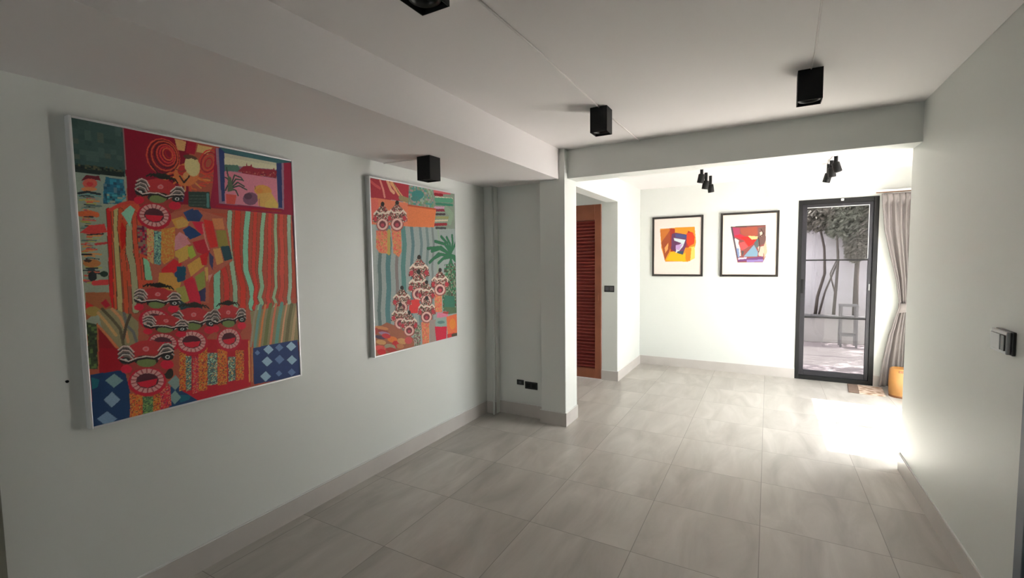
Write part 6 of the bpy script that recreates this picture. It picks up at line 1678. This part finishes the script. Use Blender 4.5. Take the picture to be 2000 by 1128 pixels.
('p',(104,124,116),[.852,.891,.843,.903,.819,.91,.785,.912,.748,.908,.716,.9,.694,.889,.687,.876,.695,.865,.718,.858,.751,.856,.788,.859,.821,.867,.844,.879]),
('p',(70,96,92),[.821,.884,.815,.889,.8,.891,.779,.891,.756,.889,.735,.885,.721,.88,.717,.875,.722,.871,.736,.868,.757,.868,.78,.87,.801,.874,.816,.879]),
('p',(196,96,58),[.845,.849,1.003,.841,1.024,.977,.919,.996,.857,.968]),
('p',(200,120,50),[.98,.912,.975,.928,.961,.94,.942,.946,.921,.944,.903,.935,.891,.92,.887,.903,.893,.887,.906,.875,.925,.869,.946,.871,.964,.88,.976,.895]),
('p',(150,40,40),[.847,.971,.958,.97,.994,1.0,.855,1.001]),
('p',(60,56,44),[.911,.978,1.015,.976,1.018,1.003,.919,.996]),
('p',(60,80,56),[.804,.779,1.006,.797,1.003,.836,.873,.834]),
('p',(130,50,44),[.803,.808,.883,.818,.864,.834,.793,.82]),
]
ART_C = [
('p',(240,226,216),[-.178,-.244,1.155,-.183,1.184,1.091,-.164,1.103]),
('p',(232,150,50),[.13,.179,.862,.166,.895,.44,.819,.715,.739,.772,.252,.77,.163,.521]),
('p',(206,120,50),[.13,.202,.356,.174,.345,.406,.177,.533,.161,.379]),
('p',(170,84,50),[.162,.426,.301,.265,.37,.174,.454,.2,.402,.431,.334,.594,.237,.746,.207,.592]),
('p',(240,186,30),[.266,.746,.376,.582,.627,.644,.708,.598,.698,.772]),
('p',(236,150,40),[.453,.165,.862,.166,.838,.279,.468,.246]),
('p',(250,220,110),[.734,.529,.869,.508,.873,.715,.739,.772]),
('p',(226,140,40),[.68,.529,.802,.53,.779,.761,.684,.76]),
('p',(176,60,44),[.342,.173,.454,.188,.456,.316,.703,.31,.729,.231,.838,.279,.854,.417,.734,.529,.666,.528,.678,.436,.46,.584,.362,.594]),
('p',(232,70,40),[.702,.276,.81,.256,.866,.337,.855,.462,.747,.507,.691,.413]),
('p',(110,64,100),[.385,.279,.469,.258,.703,.299,.693,.483,.627,.644,.46,.595,.375,.547]),
('p',(80,84,130),[.455,.281,.703,.299,.69,.367,.47,.339]),
('p',(210,222,224),[.428,.35,.677,.39,.625,.505,.543,.585,.474,.619,.486,.502,.596,.446,.443,.397]),
('p',(196,160,210),[.472,.479,.624,.458,.543,.573,.473,.549]),
('p',(60,80,100),[.515,.584,.64,.586,.627,.649,.502,.619]),
('p',(250,170,100),[.234,.522,.317,.429,.305,.546,.25,.616]),
]
ART_D = [
('p',(250,236,220),[-.148,-.132,1.108,-.097,1.161,1.082,-.114,1.084]),
('p',(150,84,80),[.151,.199,.796,.196,.806,.437,.805,.712,.76,.796,.293,.794]),
('p',(250,236,220),[.301,.473,.34,.559,.357,.687,.308,.687,.225,.386]),
('p',(176,70,100),[.164,.204,.329,.229,.322,.377,.212,.376]),
('p',(176,90,70),[.329,.229,.642,.214,.659,.351,.48,.38,.357,.325]),
('p',(206,52,70),[.211,.354,.332,.324,.456,.379,.385,.431]),
('p',(236,50,44),[.334,.377,.479,.369,.65,.435,.557,.508,.498,.539,.409,.432]),
('p',(222,90,90),[.325,.473,.41,.453,.486,.539,.414,.581,.366,.591,.328,.537]),
('p',(250,210,140),[.479,.359,.66,.372,.649,.414,.554,.423]),
('p',(250,240,226),[.237,.387,.312,.43,.302,.515]),
('p',(130,164,184),[.406,.698,.593,.508,.67,.626,.66,.7]),
('p',(96,110,110),[.592,.477,.673,.393,.678,.541,.631,.562]),
('p',(120,90,84),[.667,.235,.797,.217,.807,.479,.713,.52,.661,.393]),
('p',(226,200,184),[.693,.309,.74,.289,.743,.363,.708,.383]),
('p',(220,190,170),[.666,.541,.774,.532,.768,.701,.684,.69]),
('p',(90,80,90),[.151,.199,.182,.194,.309,.719,.285,.729]),
('p',(130,150,190),[.267,.558,.316,.558,.333,.708,.303,.708]),
('p',(90,90,90),[.366,.602,.415,.613,.382,.698]),
('p',(116,70,120),[.298,.74,.468,.731,.756,.701,.759,.754,.299,.783]),
('p',(150,130,190),[.469,.752,.764,.749,.766,.786,.47,.789]),
('p',(240,200,220),[.309,.719,.467,.709,.456,.736,.31,.746]),
('p',(210,180,150),[.806,.437,.837,.627,.782,.733,.768,.542]),
('l',(60,56,60),.0167,[.158,.204,.473,.2,.79,.198]),
('l',(84,60,56),.0191,[.715,.257,.766,.332,.708,.373]),
('l',(84,60,56),.0167,[.673,.393,.702,.541,.682,.626]),
]

def paint(ops, W, H, gain, grain=0.06):
    c = Canvas(W, H, gain)
    for o in ops:
        pts = lambda f: list(zip(f[0::2], f[1::2]))
        if o[0] == 'p': c.poly(o[1], pts(o[2]))
        elif o[0] == 'l': c.line(o[1], o[2], pts(o[3]))
        else: c.speckle(c.polymask(pts(o[4])), o[1], o[2], o[3])
    c.grain(grain)
    return c.a.astype(np.float32)

def picture(name, label, cat, loc, rz, w, h, img, fw, depth, mats, group=None, sheet_back=0.006, panel='canvas'):
    """frame outer size w x h; hangs with its back on the wall at loc (centre), facing local -y"""
    t = thing(name, label, cat, loc, group)
    t.rotation_euler = (0, 0, rz)
    mb = MB()
    hw, hh = w / 2, h / 2
    for a in ((-hw, -hw + fw, -hh, hh), (hw - fw, hw, -hh, hh), (-hw + fw, hw - fw, hh - fw, hh), (-hw + fw, hw - fw, -hh, -hh + fw)):
        mb.box(a[0], a[1], -depth, 0, a[2], a[3], min(0.003, fw * 0.25))
    mb.build('frame', t, mats)
    c = painted_panel(panel, t, w - 2 * fw + 0.002, h - 2 * fw + 0.002, img)
    c.location = (0, -depth + sheet_back, 0)
    MB().box(-hw + fw * 0.6, hw - fw * 0.6, -0.010, -0.002, -hh + fw * 0.6, hh - fw * 0.6).build('backing_board', t, M['backing'])
    return t

HALF = math.pi / 2
picture('painting', 'larger colourful painting of lion dance heads on a striped sofa, left wall', 'painting',
        (XL, 1.306, 1.556), HALF, 1.020, 1.320, paint(ART_A, 430, 556, 3.3), 0.010, 0.045, M['silver'], 'paintings on the left wall', 0.005)
picture('painting', 'smaller painting of lion dance heads with palm, near the recess', 'painting',
        (XL, 2.942, 1.552), HALF, 1.040, 1.325, paint(ART_B, 300, 382, 2.1), 0.010, 0.045, M['silver'], 'paintings on the left wall', 0.005)
picture('framed_print', 'black framed abstract print in yellow and orange, nearer the louvred door', 'framed print',
        (-1.155, YF, 1.761), 0.0, 0.700, 0.864, paint(ART_C, 150, 186, 0.88, 0.02), 0.028, 0.028, M['art_frame'], 'framed prints on the far wall', 0.010, 'print_sheet')
picture('framed_print', 'black framed abstract print in red and blue, beside the glass door', 'framed print',
        (-0.232, YF, 1.764), 0.0, 0.700, 0.868, paint(ART_D, 150, 186, 0.88, 0.02), 0.028, 0.028, M['art_frame'], 'framed prints on the far wall', 0.010, 'print_sheet')

# ------------------------------------------------------------------ the garden beyond the glass
GZ = -0.05
struct('ground', MB().box(-6, 9, YF + 0.15, 14, GZ - 0.1, GZ), M['gravel'])
struct('ground_side', MB().box(WX + 0.20, 9, -3, YF + 0.15, GZ - 0.1, GZ), M['gravel'])
struct('wall_garden', MB().box(-4, 7, 11.0, 11.18, GZ, 3.6), M['garden_wall'])
struct('wall_garden_side', MB().box(7.0, 7.18, -3, 11.18, GZ, 2.2), M['garden_wall'])
mb = MB().box(-3.5, 6.0, 10.45, 10.58, GZ, 0.42, 0.01)
pl = struct('trim_2', mb, M['planter'])            # kerb of the raised bed
MB().box(-3.5, 6.0, 10.42, 10.62, 0.42, 0.47, 0.008).build('coping', pl, M['grey_paint'])
o = MB().box(-3.5, 6.0, 10.585, 10.985, GZ, 0.40).build('planting_bed', None, M['soil'])
o['kind'] = 'stuff'; tag(o, 'dark soil of the raised bed behind the garden kerb', 'soil')

rng = random.Random(11)
def tree(label, trunks, crowns, leafmat, nleaf, root, big=1.0):
    t = thing('garden_tree', label, 'tree', root, 'slim trees in the raised bed')
    R0 = Vector(root)
    for pts, r0, r1 in trunks:
        k = len(pts)
        MB().tube([Vector(p) - R0 for p in pts], [r0 + (r1 - r0) * i / (k - 1) for i in range(k)], 9).build('trunk', t, M['bark'])
    bm = bmesh.new()
    for i in range(nleaf):
        c, rad = crowns[rng.randrange(len(crowns))]
        while True:
            v = Vector((rng.uniform(-1, 1), rng.uniform(-1, 1), rng.uniform(-1, 1)))
            if v.length <= 1: break
        p = Vector(c) + Vector((v.x * rad[0], v.y * rad[1], v.z * rad[2])) - R0
        n = Vector((rng.gauss(0, 1), rng.gauss(0, 1), rng.gauss(0, 1))).normalized()
        a = n.orthogonal().normalized(); b = n.cross(a)
        L, Wd = big * rng.uniform(0.035, 0.075), big * rng.uniform(0.014, 0.028)
        bm.faces.new([bm.verts.new(p + q) for q in (a * L, b * Wd + n * 0.008, -a * L, -b * Wd + n * 0.008)])
    me = bpy.data.meshes.new('foliage'); bm.to_mesh(me); bm.free(); me.materials.append(leafmat)
    f = bpy.data.objects.new('foliage', me); COL.objects.link(f); f.parent = t
tree('slim grey tree with two bent stems behind the left door pane edge',
     [([(0.83, 10.78, 0.401), (0.86, 10.78, 0.80), (0.97, 10.8, 1.25), (0.95, 10.8, 1.75), (0.88, 10.8, 2.10), (0.92, 10.8, 2.6)], 0.030, 0.014),
      ([(0.88, 10.76, 0.401), (0.98, 10.76, 0.9), (1.16, 10.78, 1.45), (1.18, 10.78, 1.7)], 0.020, 0.011)],
     [((0.75, 10.62, 2.35), (0.34, 0.30, 0.32)), ((1.0, 10.62, 2.62), (0.5, 0.3, 0.34))], M['leaf'], 1500, (0.83, 10.78, 0.401))
tree('slim grey tree with a straight forked stem at the middle of the pane',
     [([(1.12, 10.72, 0.401), (1.15, 10.72, 1.0), (1.17, 10.74, 1.5), (1.14, 10.74, 2.0), (1.16, 10.76, 2.6)], 0.028, 0.014),
      ([(1.13, 10.72, 0.9), (1.05, 10.74, 1.25), (1.16, 10.74, 1.55)], 0.014, 0.010)],
     [((1.25, 10.62, 2.30), (0.40, 0.32, 0.42)), ((1.45, 10.62, 2.65), (0.5, 0.3, 0.3))], M['leaf2'], 1900, (1.12, 10.72, 0.401))
tree('bushy drooping tree hanging over the right of the garden wall',
     [([(1.47, 10.80, 0.401), (1.47, 10.80, 1.2), (1.50, 10.82, 2.4)], 0.05, 0.03)],
     [((1.52, 10.66, 2.00), (0.30, 0.30, 0.50)), ((1.65, 10.66, 2.55), (0.45, 0.3, 0.42)), ((1.42, 10.66, 1.68), (0.16, 0.2, 0.22))], M['leaf'], 3000, (1.47, 10.80, 0.401))

tree('broad unseen tree added outside to shade the garden gravel',
     [([(3.6, 9.2, GZ), (3.55, 9.1, 1.4), (3.4, 8.9, 2.9)], 0.11, 0.07)],
     [((3.2, 8.9, 3.3), (1.5, 1.9, 0.5)), ((2.3, 9.3, 3.0), (0.8, 1.2, 0.35))], M['leaf2'], 4200, (3.6, 9.2, GZ), 1.9)  # out-of-view tree, added to throw dappled shade on the gravel

t = thing('garden_stool', 'grey metal stool standing on the gravel outside the glass door', 'stool', (1.285, 10.17, GZ))
MB().box(-0.135, 0.135, -0.135, 0.135, 0.735, 0.765, 0.006).build('seat', t, M['grey_paint'])
for sx in (-1, 1):
    for sy in (-1, 1): MB().box(sx * 0.115 - 0.016, sx * 0.115 + 0.016, sy * 0.115 - 0.016, sy * 0.115 + 0.016, 0.0, 0.735, 0.003).build('leg', t, M['grey_paint'])
mb = MB()
for s in (-1, 1):
    mb.box(-0.10, 0.10, s * 0.115 - 0.010, s * 0.115 + 0.010, 0.20, 0.23, 0.003)
    mb.box(s * 0.115 - 0.010, s * 0.115 + 0.010, -0.10, 0.10, 0.20, 0.23, 0.003)
mb.build('stretcher', t, M['grey_paint'])
